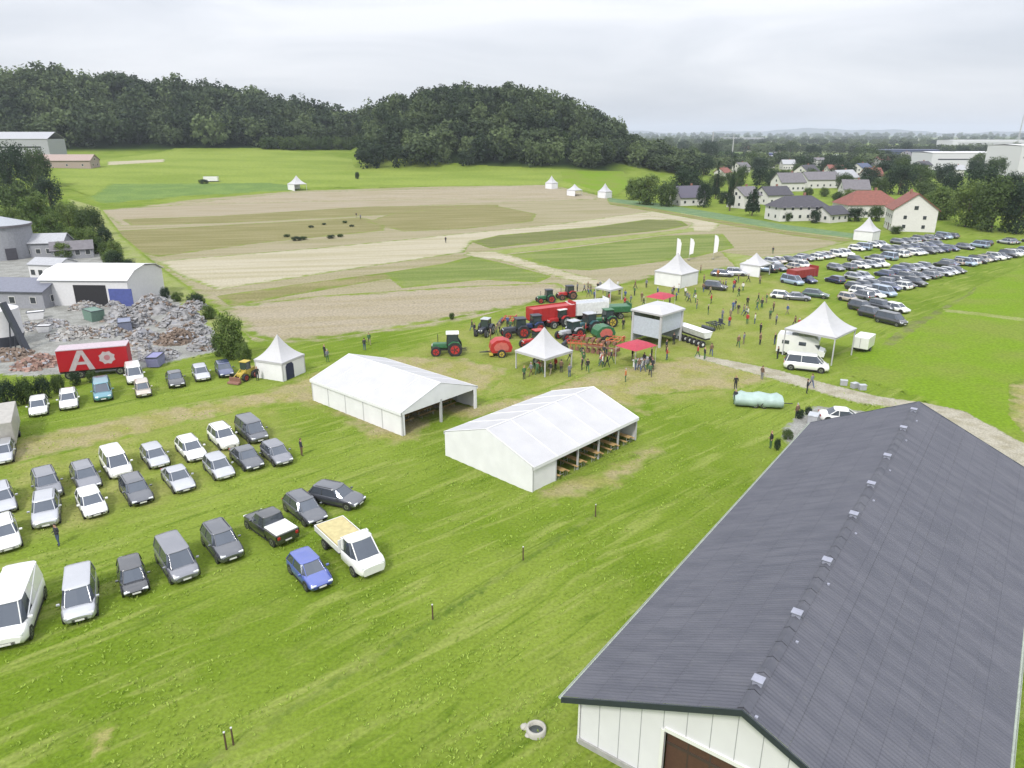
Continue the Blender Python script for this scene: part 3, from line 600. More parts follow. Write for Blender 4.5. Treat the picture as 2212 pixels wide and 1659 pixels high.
# -------- tractors and farm machines
CABG = mat('cab_glass', (.03, .045, .045, 1), .1, var=.02, spec=.7)
def tractor(p, az, body, rims, roofm, label, s=1.0, group='tractors on show'):
    t = empty('tractor', p, rz(az), label, 'tractor', group); b = MB()
    b.box((.95, 0, 1.15), (1.9, .78, .62), body, bev=.10, taper=.88); b.box((.7, 0, .72), (2.3, .5, .4), TRIM, bev=.05); b.box((-.7, 0, .95), (1.2, .8, .6), TRIM, bev=.06)
    b.build('bonnet', t)
    c = MB(); c.box((-.55, 0, 1.95), (1.4, 1.35, 1.25), CABG, bev=.06, taper=.88)
    for sx in (-1, 1):
        for sy in (-1, 1): c.tube((-.55+sx*.7, sy*.67, 1.3), (-.55+sx*.61, sy*.59, 2.6), .045, TRIM, n=6)
    c.build('cab', t)
    MB().box((-.55, 0, 2.64), (1.55, 1.4, .16), roofm, bev=.06).build('cab_roof', t)
    for sy in (-1, 1): MB().prism([(-1.55, 1.25), (-1.3, 1.72), (-.5, 1.78), (0, 1.4), (-.1, 1.35), (-.55, 1.68), (-1.25, 1.62), (-1.48, 1.22)], sy*.98-.22, sy*.98+.22, body).build('mudguard', t)
    MB().tube((1.2, -.3, 1.4), (1.2, -.3, 2.4), .04, TRIM).build('exhaust', t)
    for sy in (-1, 1): wheel(t, -.8, sy*.98, .86, .5, rims); wheel(t, 1.45, sy*.9, .6, .38, rims)
    for sy in (-1, 1): MB().box((1.9, sy*.22, 1.2), (.06, .2, .14), LAMPW).build('headlight', t)
    MB().box((-1.7, 0, .7), (.8, .12, .1), TRIM).box((-1.9, .4, .6), (.6, .08, .08), TRIM).box((-1.9, -.4, .6), (.6, .08, .08), TRIM).build('hitch', t)
    t.scale = (s, s, s); return t
RRED = mat('machine_red', (.36, .025, .025, 1), .4); RORG = mat('machine_orange', (.42, .12, .05, 1), .45); RGRN = mat('machine_green', (.03, .12, .05, 1), .4); RSIL = mat('machine_galvanised', (.45, .47, .5, 1), .45, .4); RBRN = mat('machine_rust', (.2, .1, .07, 1), .7); RDK = mat('machine_dark', (.04, .045, .06, 1), .5); RWH = mat('machine_white', (.65, .66, .66, 1), .45); RYEL = mat('machine_yellow', (.42, .32, .05, 1), .5)
def baler(p, az, label, m=RRED):
    t = empty('baler', p, rz(az), label, 'farm machine', 'farm machines on show'); b = MB()
    pr = [(-1.5, .7), (-1.7, 1.3), (-1.4, 2.0), (-.6, 2.35), (.4, 2.3), (1.1, 1.8), (1.3, 1.1), (1.0, .6)]
    b.prism(pr, -.95, .95, m); b.build('bale_chamber', t)
    MB().prism([(-1.1, .9), (-1.2, 1.4), (-.9, 1.9), (-.2, 2.05), (.4, 1.9), (.8, 1.4), (.6, .9)], -1.02, 1.02, mat('panel_pink', (.45, .12, .10, 1), .4)).build('side_panel', t)
    MB().tube((1.0, .3, .6), (2.6, 0, .55), .06, TRIM).tube((1.0, -.3, .6), (2.6, 0, .55), .06, TRIM).build('drawbar', t)
    MB().box((1.15, 0, .4), (.5, 2.0, .3), RYEL, bev=.05).build('pickup_reel', t)
    for s in (-1, 1): wheel(t, -.2, s*1.2, .55, .38, RYEL)
    return t
def forage_trailer(p, az, label, m=RRED, L=6.2, h=1.5, load=None, top=None):
    t = empty('farm_trailer', p, rz(az), label, 'trailer', 'farm machines on show'); b = MB()
    for s in (-1, 1): b.box((0, s*1.15, 1.2+h/2), (L, .06, h), m)
    b.box((-L/2, 0, 1.2+h/2), (.06, 2.24, h), m); b.box((L/2, 0, 1.2+h/2+.2), (.06, 2.24, h+.4), m)
    for k in range(7):
        for s in (-1, 1): b.box((-L/2+.5+k*(L-1)/6, s*1.2, 1.2+h/2), (.07, .05, h), m)
    b.build('box_side', t)
    MB().box((0, 0, 1.14), (L, 2.3, .12), TRIM).box((0, 0, .95), (L*.9, .7, .25), TRIM).build('chassis', t)
    MB().box((0, 0, 1.2+h*.8), (L-.15, 2.18, .5), load or m, bev=.12).build('load', t)
    MB().tube((L/2, .4, .95), (L/2+1.6, 0, .6), .06, TRIM).tube((L/2, -.4, .95), (L/2+1.6, 0, .6), .06, TRIM).build('drawbar', t)
    for x in (-.8, .5):
        for s in (-1, 1): wheel(t, x, s*1.0, .5, .4)
    return t
def seed_drill(p, az, label):
    t = empty('seed_drill', p, rz(az), label, 'farm machine', 'farm machines on show')
    b = MB(); b.prism([(-.5, 1.3), (-.8, 2.1), (.8, 2.1), (.5, 1.3)], -2.9, 2.9, RWH); b.build('hopper', t)
    MB().box((0, 0, 2.14), (1.66, 5.9, .06), RWH, bev=.02).build('lid', t)
    MB().box((0, 0, 1.15), (.9, 5.8, .16), TRIM).tube((.4, .5, 1.1), (2.4, 0, .6), .07, TRIM).tube((.4, -.5, 1.1), (2.4, 0, .6), .07, TRIM).build('frame', t)
    for k in range(7):
        y = -2.7+k*.9; r = MB().tube((-.75, y-.16, .48), (-.75, y+.16, .48), .48, TYRE, n=16); o = r.build('packer_wheel', t)
        MB().tube((-.75, y-.18, .48), (-.75, y+.18, .48), .2, RWH, n=12).build('hub', o)
    return t
def plough(p, az, label, m=RORG):
    t = empty('plough', p, rz(az), label, 'farm machine', 'farm machines on show')
    MB().box((0, 0, 1.05), (4.6, .18, .2), m, Matrix.Rotation(.25, 4, 'Z')).box((2.3, .5, 1.0), (.5, 1.0, .5), m, bev=.04).build('frame', t)
    for k in range(6):
        x = -1.9+k*.75; y = x*.25
        b = MB(); b.tube((x, y, 1.05), (x+.15, y, .35), .06, m, n=6); b.prism([(x-.1, .08), (x+.45, .02), (x+.3, .55), (x-.05, .45)], y-.05, y+.25, RBRN); b.tube((x, y, 1.1), (x+.15, y, 1.75), .05, m, n=6); b.prism([(x-.1, 2.0), (x+.45, 2.1), (x+.3, 1.6), (x-.05, 1.65)], y-.25, y+.05, RBRN); b.build('plough_share', t)
    wheel(t, -2.4, -.7, .35, .2); return t
def harrow(p, az, label, m=RRED, span=3.0):
    t = empty('cultivator', p, rz(az), label, 'farm machine', 'farm machines on show')
    b = MB()
    for x in (-.8, 0, .8): b.box((x, 0, .85), (.12, span, .12), m)
    for y in (-span*.35, 0, span*.35): b.box((0, y, .93), (2.0, .1, .1), m)
    b.box((1.1, 0, 1.1), (.2, .8, .7), m, bev=.04); b.build('frame', t)
    tn = MB()
    for x in (-.8, 0, .8):
        for k in range(7): y = -span/2+.2+k*(span-.4)/6; tn.tube((x, y, .85), (x-.12, y, .05), .025, TRIM, n=5)
    tn.build('tines', t)
    MB().tube((-1.4, -span/2, .3), (-1.4, span/2, .3), .28, RDK, n=12).build('roller', t); return t
def lorry_van(p, az, label):
    """cab-over van with a flat cream load bed behind and a white cab"""
    t = empty('flatbed_truck', p, rz(az), label, 'truck'); W_ = P['white']; cream = mat('load_cream', A((240, 225, 165), .5), .7)
    b = MB(); b.loft([ring(x, .98*q, .35, z) for x, q, z in ((.55, .98, 1.25), (.9, 1, 1.25), (1.9, 1, 1.22), (2.6, .98, 1.12), (2.95, .9, 1.0), (3.1, .75, .85))], W_); b.build('body', t)
    g = MB(); bs = [(.6, -.92), (1.9, -.92), (2.45, -.75), (2.5, 0), (2.45, .75), (1.9, .92), (.6, .92)]; tp = [(.65, -.8), (1.45, -.8), (1.65, -.66), (1.7, 0), (1.65, .66), (1.45, .8), (.65, .8)]
    g.loft([[(x, y, 1.18) for x, y in bs], [(x, y, 2.05) for x, y in tp]], GLASS, smooth=False); g.build('windscreen', t)
    cxx = 1.15; r_ = MB(); r_.loft([[(cxx+(x-cxx)*k, y*k, z) for x, y in tp] for k, z in ((1.03, 2.03), (1.03, 2.08), (.85, 2.14), (.3, 2.16))], W_)
    for s in (-1, 1): r_.tube((2.45, s*.76, 1.2), (1.65, s*.68, 2.05), .04, W_, n=6); r_.box((.75, s*.88, 1.6), (.3, .06, .9), W_)
    r_.build('roof', t)
    MB().box((-1.3, 0, .86), (3.5, 2.05, .14), TRIM).box((-1.3, 0, .62), (3.6, .8, .3), TRIM).build('chassis', t)
    s_ = MB()
    for s in (-1, 1): s_.box((-1.3, s*1.03, 1.1), (3.5, .05, .4), W_)
    s_.box((-3.06, 0, 1.1), (.05, 2.1, .4), W_); s_.box((.47, 0, 1.35), (.05, 2.1, .9), W_); s_.build('bed_side', t)
    MB().box((-1.3, 0, 1.2), (3.3, 1.9, .35), cream, bev=.08).build('load', t)
    for x in (2.1, -1.9):
        for s in (-1, 1): wheel(t, x, s*.88, .37, .24)
    for s in (-1, 1): MB().box((3.0, s*.62, .88), (.14, .32, .18), LAMPW, bev=.04).build('headlight', t)
    return t
def box_trailer(p, az, label, L=3.6, m=None, name='box_trailer', cat='trailer', wheels=True, h=1.6, z=.55, wd=2.0):
    t = empty(name, p, rz(az), label, cat); m = m or P['white']
    MB().box((0, 0, z+h/2), (L, wd, h), m, bev=.06).build('body', t)
    MB().box((0, 0, z-.06), (L, wd*.6, .12), TRIM).tube((L/2, .4, z-.06), (L/2+1.2, 0, .45), .04, TRIM).tube((L/2, -.4, z-.06), (L/2+1.2, 0, .45), .04, TRIM).build('drawbar', t)
    MB().box((-L/2-.012, 0, z+h/2), (.02, wd*.9, h*.9), m).box((-L/2-.03, .05, z+h/2), (.03, .03, h*.8), TRIM).build('rear_door', t)
    if wheels:
        for s in (-1, 1): wheel(t, -.2, s*(wd/2-.02), .32, .2)
    return t
def motorhome(p, az, label):
    t = empty('camper_van', p, rz(az), label, 'camper van'); m = P['white']; b = MB()
    b.prism([(-2.9, .45), (-2.9, 2.75), (-2.75, 2.85), (1.6, 2.85), (2.3, 2.45), (2.35, 1.95), (1.75, 1.9), (2.35, 1.25), (3.0, 1.05), (3.15, .7), (3.1, .4)], -1.08, 1.08, m); b.build('body', t)
    MB().add([(1.80, -.95, 1.88), (2.36, -.95, 1.30), (2.36, .95, 1.30), (1.80, .95, 1.88)], [(0, 1, 2, 3)], GLASS).build('windscreen', t).location = (.02, 0, .02)
    for x in (-1.8, .3):
        for s in (-1, 1): MB().box((x, s*1.085, 1.85), (.9, .02, .5), GLASS, bev=.005).build('side_window', t)
    MB().box((-2.91, 0, 1.75), (.03, 1.3, .45), GLASS).build('rear_window', t)
    MB().box((-.8, 0, 2.9), (.8, .8, .1), mat('rooflight', (.4, .42, .45, 1), .3), bev=.03).build('roof_hatch', t)
    for x in (2.3, -1.9):
        for s in (-1, 1): wheel(t, x, s*.95, .36, .24)
    for s in (-1, 1): MB().box((3.1, s*.7, .85), (.1, .3, .18), LAMPW, bev=.03).build('headlight', t); MB().box((-2.92, s*.95, .9), (.04, .15, .35), LAMPR).build('tail_light', t)
    return t
# ================================================================ TENTS AND BUILDINGS
CANVAS = mat('tent_canvas', A((250, 250, 253), .44), .55, var=.05, scale=.6, bump=.12); CANV2 = mat('tent_wall_canvas', A((250, 250, 253), .72), .55, var=.05, scale=.8, bump=.15); POLE = mat('tent_pole', (.5, .5, .5, 1), .4, .3)
def polyplate(b, pts, th, m):
    """a thick plate from a planar outline"""
    pts = [Vector(p) for p in pts]; n = (pts[1]-pts[0]).cross(pts[2]-pts[0]).normalized()*th; k = len(pts)
    return b.add(pts+[p-n for p in pts], [tuple(range(k)), tuple(range(k, 2*k))[::-1]]+[(i, (i+1) % k, k+(i+1) % k, k+i) for i in range(k)], m)
def marquee(origin, az, L, Wd, he, hr, label, gable_open=False, side_open=(), bays=5, dip=.0):
    """origin = corner; local x = ridge direction (azimuth az), local y to its left; eaves he, ridge hr"""
    t = empty('marquee', origin, rz(az), label, 'marquee', None); bl = L/bays
    b = MB()
    for s in (0, 1):
        for k in range(bays):                                     # roof cloth, bay by bay, sagging slightly between the frames
            rows = []
            for i in range(5):
                x = k*bl+bl*i/4; sg = -.05*math.sin(math.pi*i/4)
                rows.append([(x, (-.12 if s == 0 else Wd+.12)+(Wd/2-(-.12 if s == 0 else Wd+.12))*j/4, he+.02+(hr-he)*j/4+sg*math.sin(math.pi*(j+.5)/5)) for j in range(5)])
            vs = [p for r_ in rows for p in r_]; b.add(vs, [(i*5+j, i*5+j+1, (i+1)*5+j+1, (i+1)*5+j) for i in range(4) for j in range(4)], CANVAS, smooth=True)
    b.build('roof', t)
    seam = MB()
    for k in range(bays+1): seam.tube((k*bl, -.12, he+.03), (k*bl, Wd/2, hr+.03), .035, CANV2, n=6).tube((k*bl, Wd+.12, he+.03), (k*bl, Wd/2, hr+.03), .035, CANV2, n=6)
    seam.tube((0, Wd/2, hr+.02), (L, Wd/2, hr+.02), .05, CANV2, n=6); seam.build('roof_seam', t)
    v = MB()
    for y in (-.13, Wd+.13): v.box((L/2, y, he-.12), (L+.1, .02, .3), CANV2)
    v.build('valance', t)
    for nm, x in (('gable', 0.0), ('gable', L)):
        polyplate(MB(), [(x, 0, he-.25), (x, Wd, he-.25), (x, Wd, he), (x, Wd/2, hr-.02), (x, 0, he)], .03, CANV2).build(nm, t)
    w_ = MB()
    def wall(x0, y0, x1, y1):
        n = max(2, int(math.hypot(x1-x0, y1-y0)/.5)); dx, dy = x1-x0, y1-y0; l = math.hypot(dx, dy); nx, ny = -dy/l, dx/l
        pt = [(x0+dx*i/n+nx*.05*(i % 2), y0+dy*i/n+ny*.05*(i % 2)) for i in range(n+1)]
        w_.add([(x, y, 0.0) for x, y in pt]+[(x, y, he-.1) for x, y in pt], [(i, i+1, n+2+i, n+1+i) for i in range(n)], CANV2, smooth=True)
    for k in range(bays):
        if ('a', k) not in side_open: wall(k*bl, 0, (k+1)*bl, 0)
        if ('b', k) not in side_open: wall(k*bl, Wd, (k+1)*bl, Wd)
    if not gable_open: wall(L, 0, L, Wd)
    else: wall(L, Wd, L, Wd-.5); wall(L, 0, L, .35)
    wall(0, 0, 0, Wd); w_.build('side_wall', t)
    for k in range(bays+1):
        for y in (.07, Wd-.07): MB().box((min(max(k*bl, .08), L-.08), y, he/2), (.14, .14, he), CANVAS).build('post', t)
    if gable_open: MB().box((L-.08, Wd/2, he/2), (.22, .22, he), CANVAS).build('post', t)
    return t
def pagoda(p, az, s, he, hp, label, walls=(), doors=(), group='pagoda tents', flag=False, m=None):
    t = empty('pagoda_tent', p, rz(az), label, 'tent', group); m = m or CANVAS; b = MB(); h = s/2; rings = []
    for k in range(9):
        f = k/8; q = (1-f)**1.0; z = he+(hp-he)*(.45*f+.55*f**2.4); rings.append([(sx*h*q*1.03+(.03*sx), sy*h*q*1.03+.03*sy, z) for sx, sy in ((-1, -1), (0, -1), (1, -1), (1, 0), (1, 1), (0, 1), (-1, 1), (-1, 0))])
    for r_ in rings[:-1]:
        for i in (1, 3, 5, 7): r_[i] = (r_[i][0]*.985, r_[i][1]*.985, r_[i][2]-.04)
    b.loft(rings, m, caps=False, smooth=False); b.build('canopy', t)
    v = MB()
    for k in range(4): v.box((0, h+.05, he-.10), (s+.1, .02, .3), m, Matrix.Identity(4)) if False else v.add([Matrix.Rotation(k*math.pi/2, 4, 'Z') @ Vector(q) for q in ((-h-.05, h+.06, he-.26), (h+.05, h+.06, he-.26), (h+.05, h+.06, he+.04), (-h-.05, h+.06, he+.04))], [(0, 1, 2, 3)], m)
    v.build('valance', t)
    for sx in (-1, 1):
        for sy in (-1, 1): MB().box((sx*(h-.05), sy*(h-.05), he/2), (.13, .13, he), CANVAS).build('post', t)
    for k in walls:
        M = Matrix.Rotation(k*math.pi/2, 4, 'Z'); w_ = MB(); n = 10
        pt = [(-h+s*i/n, h-.02+.04*(i % 2)) for i in range(n+1)]; w_.add([M @ Vector((x, y, .0)) for x, y in pt]+[M @ Vector((x, y, he)) for x, y in pt], [(i, i+1, n+2+i, n+1+i) for i in range(n)], CANV2, smooth=True); w_.build('side_wall', t)
    for k, x, c in doors:
        M = Matrix.Rotation(k*math.pi/2, 4, 'Z'); MB().add([M @ Vector(q) for q in ((x-.7, h+.05, 0), (x+.7, h+.05, 0), (x+.7, h+.05, 1.7), (x+.35, h+.05, 2.1), (x-.35, h+.05, 2.1), (x-.7, h+.05, 1.7))], [tuple(range(6))], c).build('door', t)
    if flag: MB().tube((0, 0, hp-.1), (0, 0, hp+.9), .03, POLE).add([(0, 0, hp+.4), (.7, .1, hp+.45), (.7, .1, hp+.85), (0, 0, hp+.9)], [(0, 1, 2, 3)], CANV2).build('pennant', t)
    return t
# ---- the barn in the foreground
ROOFM = bpy.data.materials.new('corrugated_roof'); ROOFM.use_nodes = True
def _roof():
    t = ROOFM.node_tree; b = t.nodes['Principled BSDF']; b.inputs['Roughness'].default_value = .62; b.inputs['Specular IOR Level'].default_value = .4
    tcn = N(t, 'ShaderNodeTexCoord')
    def nz(sc, st):
        mp = N(t, 'ShaderNodeMapping'); mp.inputs['Scale'].default_value = st; t.links.new(tcn.outputs['Object'], mp.inputs[0]); n = N(t, 'ShaderNodeTexNoise'); n.inputs['Scale'].default_value = sc; n.inputs['Detail'].default_value = 5; t.links.new(mp.outputs[0], n.inputs[0]); return n.outputs[0]
    mx = N(t, 'ShaderNodeMix', data_type='RGBA'); mx.inputs[6].default_value = (.072, .075, .093, 1); mx.inputs[7].default_value = (.094, .096, .115, 1)
    mr = N(t, 'ShaderNodeMapRange'); mr.inputs[1].default_value = .35; mr.inputs[2].default_value = .65; t.links.new(nz(.8, (2.2, .35, 1)), mr.inputs[0]); t.links.new(mr.outputs[0], mx.inputs[0])
    br = N(t, 'ShaderNodeTexBrick'); br.inputs['Scale'].default_value = 1; br.inputs['Brick Width'].default_value = 1.1; br.inputs['Row Height'].default_value = 1.6; br.inputs['Mortar Size'].default_value = .02; br.inputs['Color1'].default_value = (1, 1, 1, 1); br.inputs['Color2'].default_value = (.93, .93, .95, 1); br.inputs['Mortar'].default_value = (.7, .7, .72, 1); br.inputs['Bias'].default_value = 0
    t.links.new(tcn.outputs['Object'], br.inputs[0])
    m2 = N(t, 'ShaderNodeMix', data_type='RGBA', blend_type='MULTIPLY'); m2.inputs[0].default_value = .8; t.links.new(mx.outputs[2], m2.inputs[6]); t.links.new(br.outputs[0], m2.inputs[7]); 
    m3 = N(t, 'ShaderNodeMix', data_type='RGBA'); lm = N(t, 'ShaderNodeMapRange'); lm.inputs[1].default_value = .60; lm.inputs[2].default_value = .78; lm.inputs[4].default_value = .35; t.links.new(nz(3.5, (1, 1, 1)), lm.inputs[0]); t.links.new(lm.outputs[0], m3.inputs[0]); t.links.new(m2.outputs[2], m3.inputs[6]); m3.inputs[7].default_value = (.12, .118, .115, 1)
    t.links.new(m3.outputs[2], b.inputs['Base Color'])
_roof()
BARNW = mat('barn_wall_panel', A((244, 244, 248), .68), .5, var=.04, scale=.7); FASC = mat('anthracite_trim', (.025, .032, .042, 1), .4); VENT = mat('vent_pale', (.25, .26, .32, 1), .5); DOORD = mat('barn_dark_inside', (.05, .035, .025, 1), .8); DOORB = mat('barn_brown_boards', (.075, .036, .022, 1), .7, scale=9)
def barn():
    ze, w1, rise, L, az = 3.0, 8.21, 3.85, 42.15, 36.25; w2 = 9.05; zr = ze+rise; slope = rise/w1
    P0 = at_flat(1215, 1505, ze); t = empty('barn', (P0.x, P0.y, 0), 0, 'large white walled barn with long dark grey corrugated roof in the lower right foreground', 'barn')
    t.rotation_euler = (0, 0, rz(az))                    # local x = along the ridge, local y = -(across, to the right)
    b = MB()
    def corr(y0, y1, z0, z1, sgn):
        n = int(L/.22)                                    # real corrugation, sheet ends lapping in courses
        for c in range(5):
            f0, f1 = c/5, (c+1)/5; ya, yb = y0+(y1-y0)*f0, y0+(y1-y0)*f1; za, zb_ = z0+(z1-z0)*f0, z0+(z1-z0)*f1; vs = []
            for i in range(2*n+1):
                x = L*i/(2*n); d = .028*(i % 2)
                vs += [(x, ya, za+d+.03), (x, yb, zb_+d)]
            b.add(vs, [(2*i, 2*i+1, 2*i+3, 2*i+2) for i in range(2*n)], ROOFM, smooth=False)
    corr(0, -w1, ze, zr, 1); corr(-w1-w2, -w1, zr-slope*w2, zr, -1)
    b.build('roof', t)
    zR = zr-slope*w2                            # fascia boards round the roof
    for x in (-.06, L+.06):
        f = MB(); polyplate(f, [(x, 0, ze-.26), (x, 0, ze+.05), (x, -w1, zr+.05), (x, -w1, zr-.26)], .07, FASC); polyplate(f, [(x, -w1, zr-.26), (x, -w1, zr+.05), (x, -w1-w2, zR+.05), (x, -w1-w2, zR-.26)], .07, FASC); f.build('fascia', t)
    rc = MB()
    for k in range(int(L/1.2)):
        x = .6+k*1.2; rc.prism([(-.0, 0), (1.14, 0), (1.14, .02), (0, .02)], 0, .01, ROOFM) if False else rc.add([(x-.58, -w1+.28, zr-.07), (x+.58, -w1+.28, zr-.07), (x+.58, -w1, zr+.10), (x-.58, -w1, zr+.10), (x-.58, -w1-.28, zr-.07), (x+.58, -w1-.28, zr-.07)], [(0, 1, 2, 3), (3, 2, 5, 4)], ROOFM)
    rc.build('ridge_cap', t)
    g = MB()
    for y, z in ((.08, ze-.02), (-w1-w2-.08, zR-.02)):
        ring_ = lambda x: [(x, y+.09*math.cos(a), z+.09*math.sin(a)) for a in [math.pi+math.pi*i/6 for i in range(7)]]+[(x, y+.075*math.cos(a), z+.075*math.sin(a)) for a in [2*math.pi-math.pi*i/6 for i in range(7)]]
        g.loft([ring_(-.1), ring_(L+.1)], mat('zinc_gutter', (.38, .42, .36, 1), .4, .5))
    g.build('gutter', t)
    # vents, pale caps standing just left of the ridge
    def along(px, py):
        best = min(((abs(Vector(pr(t_loc(t, (x/10., -w1, zr+.15))))[1]-py)), x/10.) for x in range(5, int(L*10))); return best[1]
    for py in (1470, 1325, 1212, 1112, 1045, 985, 925, 885):
        x = along(0, py); v = MB(); v.box((x, -w1, zr+.1), (.32, .4, .26), VENT, bev=.03); v.box((x, -w1, zr+.25), (.46, .48, .06), VENT, bev=.02); v.build('ridge_vent', t)
        sm = MB(); sm.box((x-1.6, -w1-.5, zr-.22), (.12, .12, .16), VENT); sm.build('lightning_clip', t)
    # walls set in from the eaves
    i0 = .75; y0 = -.55; y1 = -w1-w2+.55; zl = ze+slope*.55-.06; zrr = zR+slope*.55-.06; wl = MB(); dl, dr, dh = -4.85, -11.4, 3.25
    zt = lambda y: (ze+slope*(-y) if y > -w1 else zr-slope*(-y-w1))-.05
    def plate(x, pts, th=.12): polyplate(wl, [(x, y, z) for y, z in pts], th, BARNW)
    plate(i0, [(y0, 0), (dl, 0), (dl, zt(dl)), (y0, zt(y0))]); plate(i0, [(dl, dh), (dr, dh), (dr, zt(dr)), (-w1, zr-.05), (dl, zt(dl))]); plate(i0, [(dr, 0), (y1, 0), (y1, zt(y1)), (dr, zt(dr))])
    plate(L-.75, [(y0, 0), (y1, 0), (y1, zt(y1)), (-w1, zr-.05), (y0, zt(y0))])
    for y, z in ((y0, zt(y0)), (y1, zt(y1))): wl.box((L/2, y, z/2), (L-1.5, .12, z), BARNW)
    jt = wl
    for k in range(1, 16):
        y = y0-k*1.05
        if not (dr < y < dl): jt.box((i0-.004, y, zt(y)/2), (.016, .03, zt(y)-.02), mat('panel_joint', (.28, .29, .3, 1), .6))
        else: jt.box((i0-.004, y, (zt(y)+dh)/2), (.016, .03, zt(y)-dh-.02), MATS['panel_joint'])
    wl.build('wall', t)
    dr_ = MB(); dr_.box((i0+.35, (dl+dr)/2, dh/2), (.06, dl-dr, dh), DOORB)
    for k in range(1, 8): dr_.box((i0+.31, dl-k, dh/2), (.03, .06, dh), DOORD)
    dr_.box((i0+.31, (dl+dr)/2, dh-.9), (.05, dl-dr, .14), DOORD); dd = dr_.build('sliding_door', t)
    MB().box((i0-.03, dl+.08, dh/2), (.1, .16, dh+.1), P['white']).box((i0-.03, (dl+dr)/2, dh+.1), (.1, dl-dr, .2), P['white']).build('door_frame', t)
    MB().tube((i0-.05, y0+.02, .05), (i0-.05, y0+.02, zl), .05, P['white']).build('downpipe', t)
    MB().box((L/2, y0+.02, .18), (L-1.4, .2, .36), mat('plinth_concrete', (.3, .3, .28, 1), .9)).box((i0-.06, (y0+dl)/2, .15), (.1, y0-dl, .3), MATS['plinth_concrete']).build('plinth', t)
    return t
def at_flat(px, py, z):
    d = ray(px, py); k = (z-CAMH)/d[2]; return Vector((d[0]*k, d[1]*k, z))
def pr(p):
    x, y, z = p[0], p[1], p[2]-CAMH; d = y*math.cos(PITCH)-z*math.sin(PITCH); return 1106+FPX*x/d, 829.5-FPX*(y*math.sin(PITCH)+z*math.cos(PITCH))/d
def t_loc(t, v):
    a = t.rotation_euler[2]; c, s = math.cos(a), math.sin(a); return (t.location[0]+v[0]*c-v[1]*s, t.location[1]+v[0]*s+v[1]*c, t.location[2]+v[2])
WALLW = mat('render_white', A((244, 242, 238), .62), .8, var=.05); TILER = mat('tiles_red', A((178, 112, 98), .42), .8, var=.2, scale=1.5); TILEG = mat('tiles_grey', A((150, 146, 152), .45), .8, var=.15, scale=1.2); TILED = mat('tiles_dark', A((100, 98, 108), .45), .8, var=.15, scale=1.2); WINM = mat('window_dark', (.04, .045, .05, 1), .15); BLUER = mat('sheet_blue', A((98, 112, 150), .45), .6); PALER = mat('sheet_pale', A((214, 216, 222), .48), .6)
WOODD = mat('wood_dark', (.08, .05, .03, 1), .7); FRAMEW = mat('window_frame_white', (.6, .6, .58, 1), .5)
def house(p, az, L, Wd, he, hr, roofm, label, wallm=None, hip=False, storeys=1, name='house', cat='house', over=.5, group=None, nwin=4, chimney=True):
    t = empty(name, p, rz(az), label, cat, group); wallm = wallm or WALLW; b = MB(); l, w_ = L/2, Wd/2
    if hip: b.box((0, 0, he/2-.5), (L, Wd, he+1), wallm)
    else: b.prism([(y, z) for y, z in ((-w_, -1), (w_, -1), (w_, he), (0, hr-.1), (-w_, he))], -l, l, wallm); 
    if not hip: b.v = [Vector((v.y, v.x, v.z)) for v in b.v]
    b.build('wall', t)
    r_ = MB(); o = over; sl = (hr-he)/w_; ze = he-o*sl; th = .18
    if hip:
        x = l-w_*.85; A_ = [(-l-o, -w_-o, ze), (l+o, -w_-o, ze), (l+o, w_+o, ze), (-l-o, w_+o, ze), (-x, 0, hr), (x, 0, hr)]
        r_.add(A_, [(0, 1, 5, 4), (1, 2, 5), (2, 3, 4, 5), (3, 0, 4), (0, 3, 2, 1)], roofm)
    else:
        for s in (-1, 1): polyplate(r_, [(-l-o, s*(w_+o), ze), (l+o, s*(w_+o), ze), (l+o, 0, hr), (-l-o, 0, hr)][::s], th, roofm)
    ro = r_.build('roof', t)
    if chimney: MB().box((l*.3, .6, hr+.2), (.7, .6, 1.4), mat('brick_chimney', (.25, .12, .09, 1), .8)).build('chimney', ro)
    def win(x, y, z, a, ww=1.1, hh=1.2):
        M = Matrix.Rotation(a, 4, 'Z'); q = MB(); q.box(tuple(M @ Vector((x, y, z))), (ww, .08, hh), FRAMEW, M); f = q.build('window', t)
        MB().box(tuple(M @ Vector((x, y+.03, z))), (ww-.16, .06, hh-.16), WINM, M).build('pane', f)
    for s in range(storeys):
        z = 1.5+2.7*s
        if z > he-.5: break
        for k in range(nwin):
            x = -l+L*(k+.5)/nwin
            if not (s == 0 and k == 1): win(x, w_, z, 0); 
            win(x, w_, z, math.pi)
        for x in (-Wd*.22, Wd*.22): win(x, l, z, math.pi/2); win(x, l, z, -math.pi/2)
    if not hip and hr-he > 2.2: win(0, l, he+.5, -math.pi/2, 1.3, 1.3); win(0, l, he+.5, math.pi/2, 1.3, 1.3)
    MB().box((-l+L*1.5/nwin, w_+.03, 1.05), (1.1, .08, 2.1), WOODD).build('door', t)
    return t
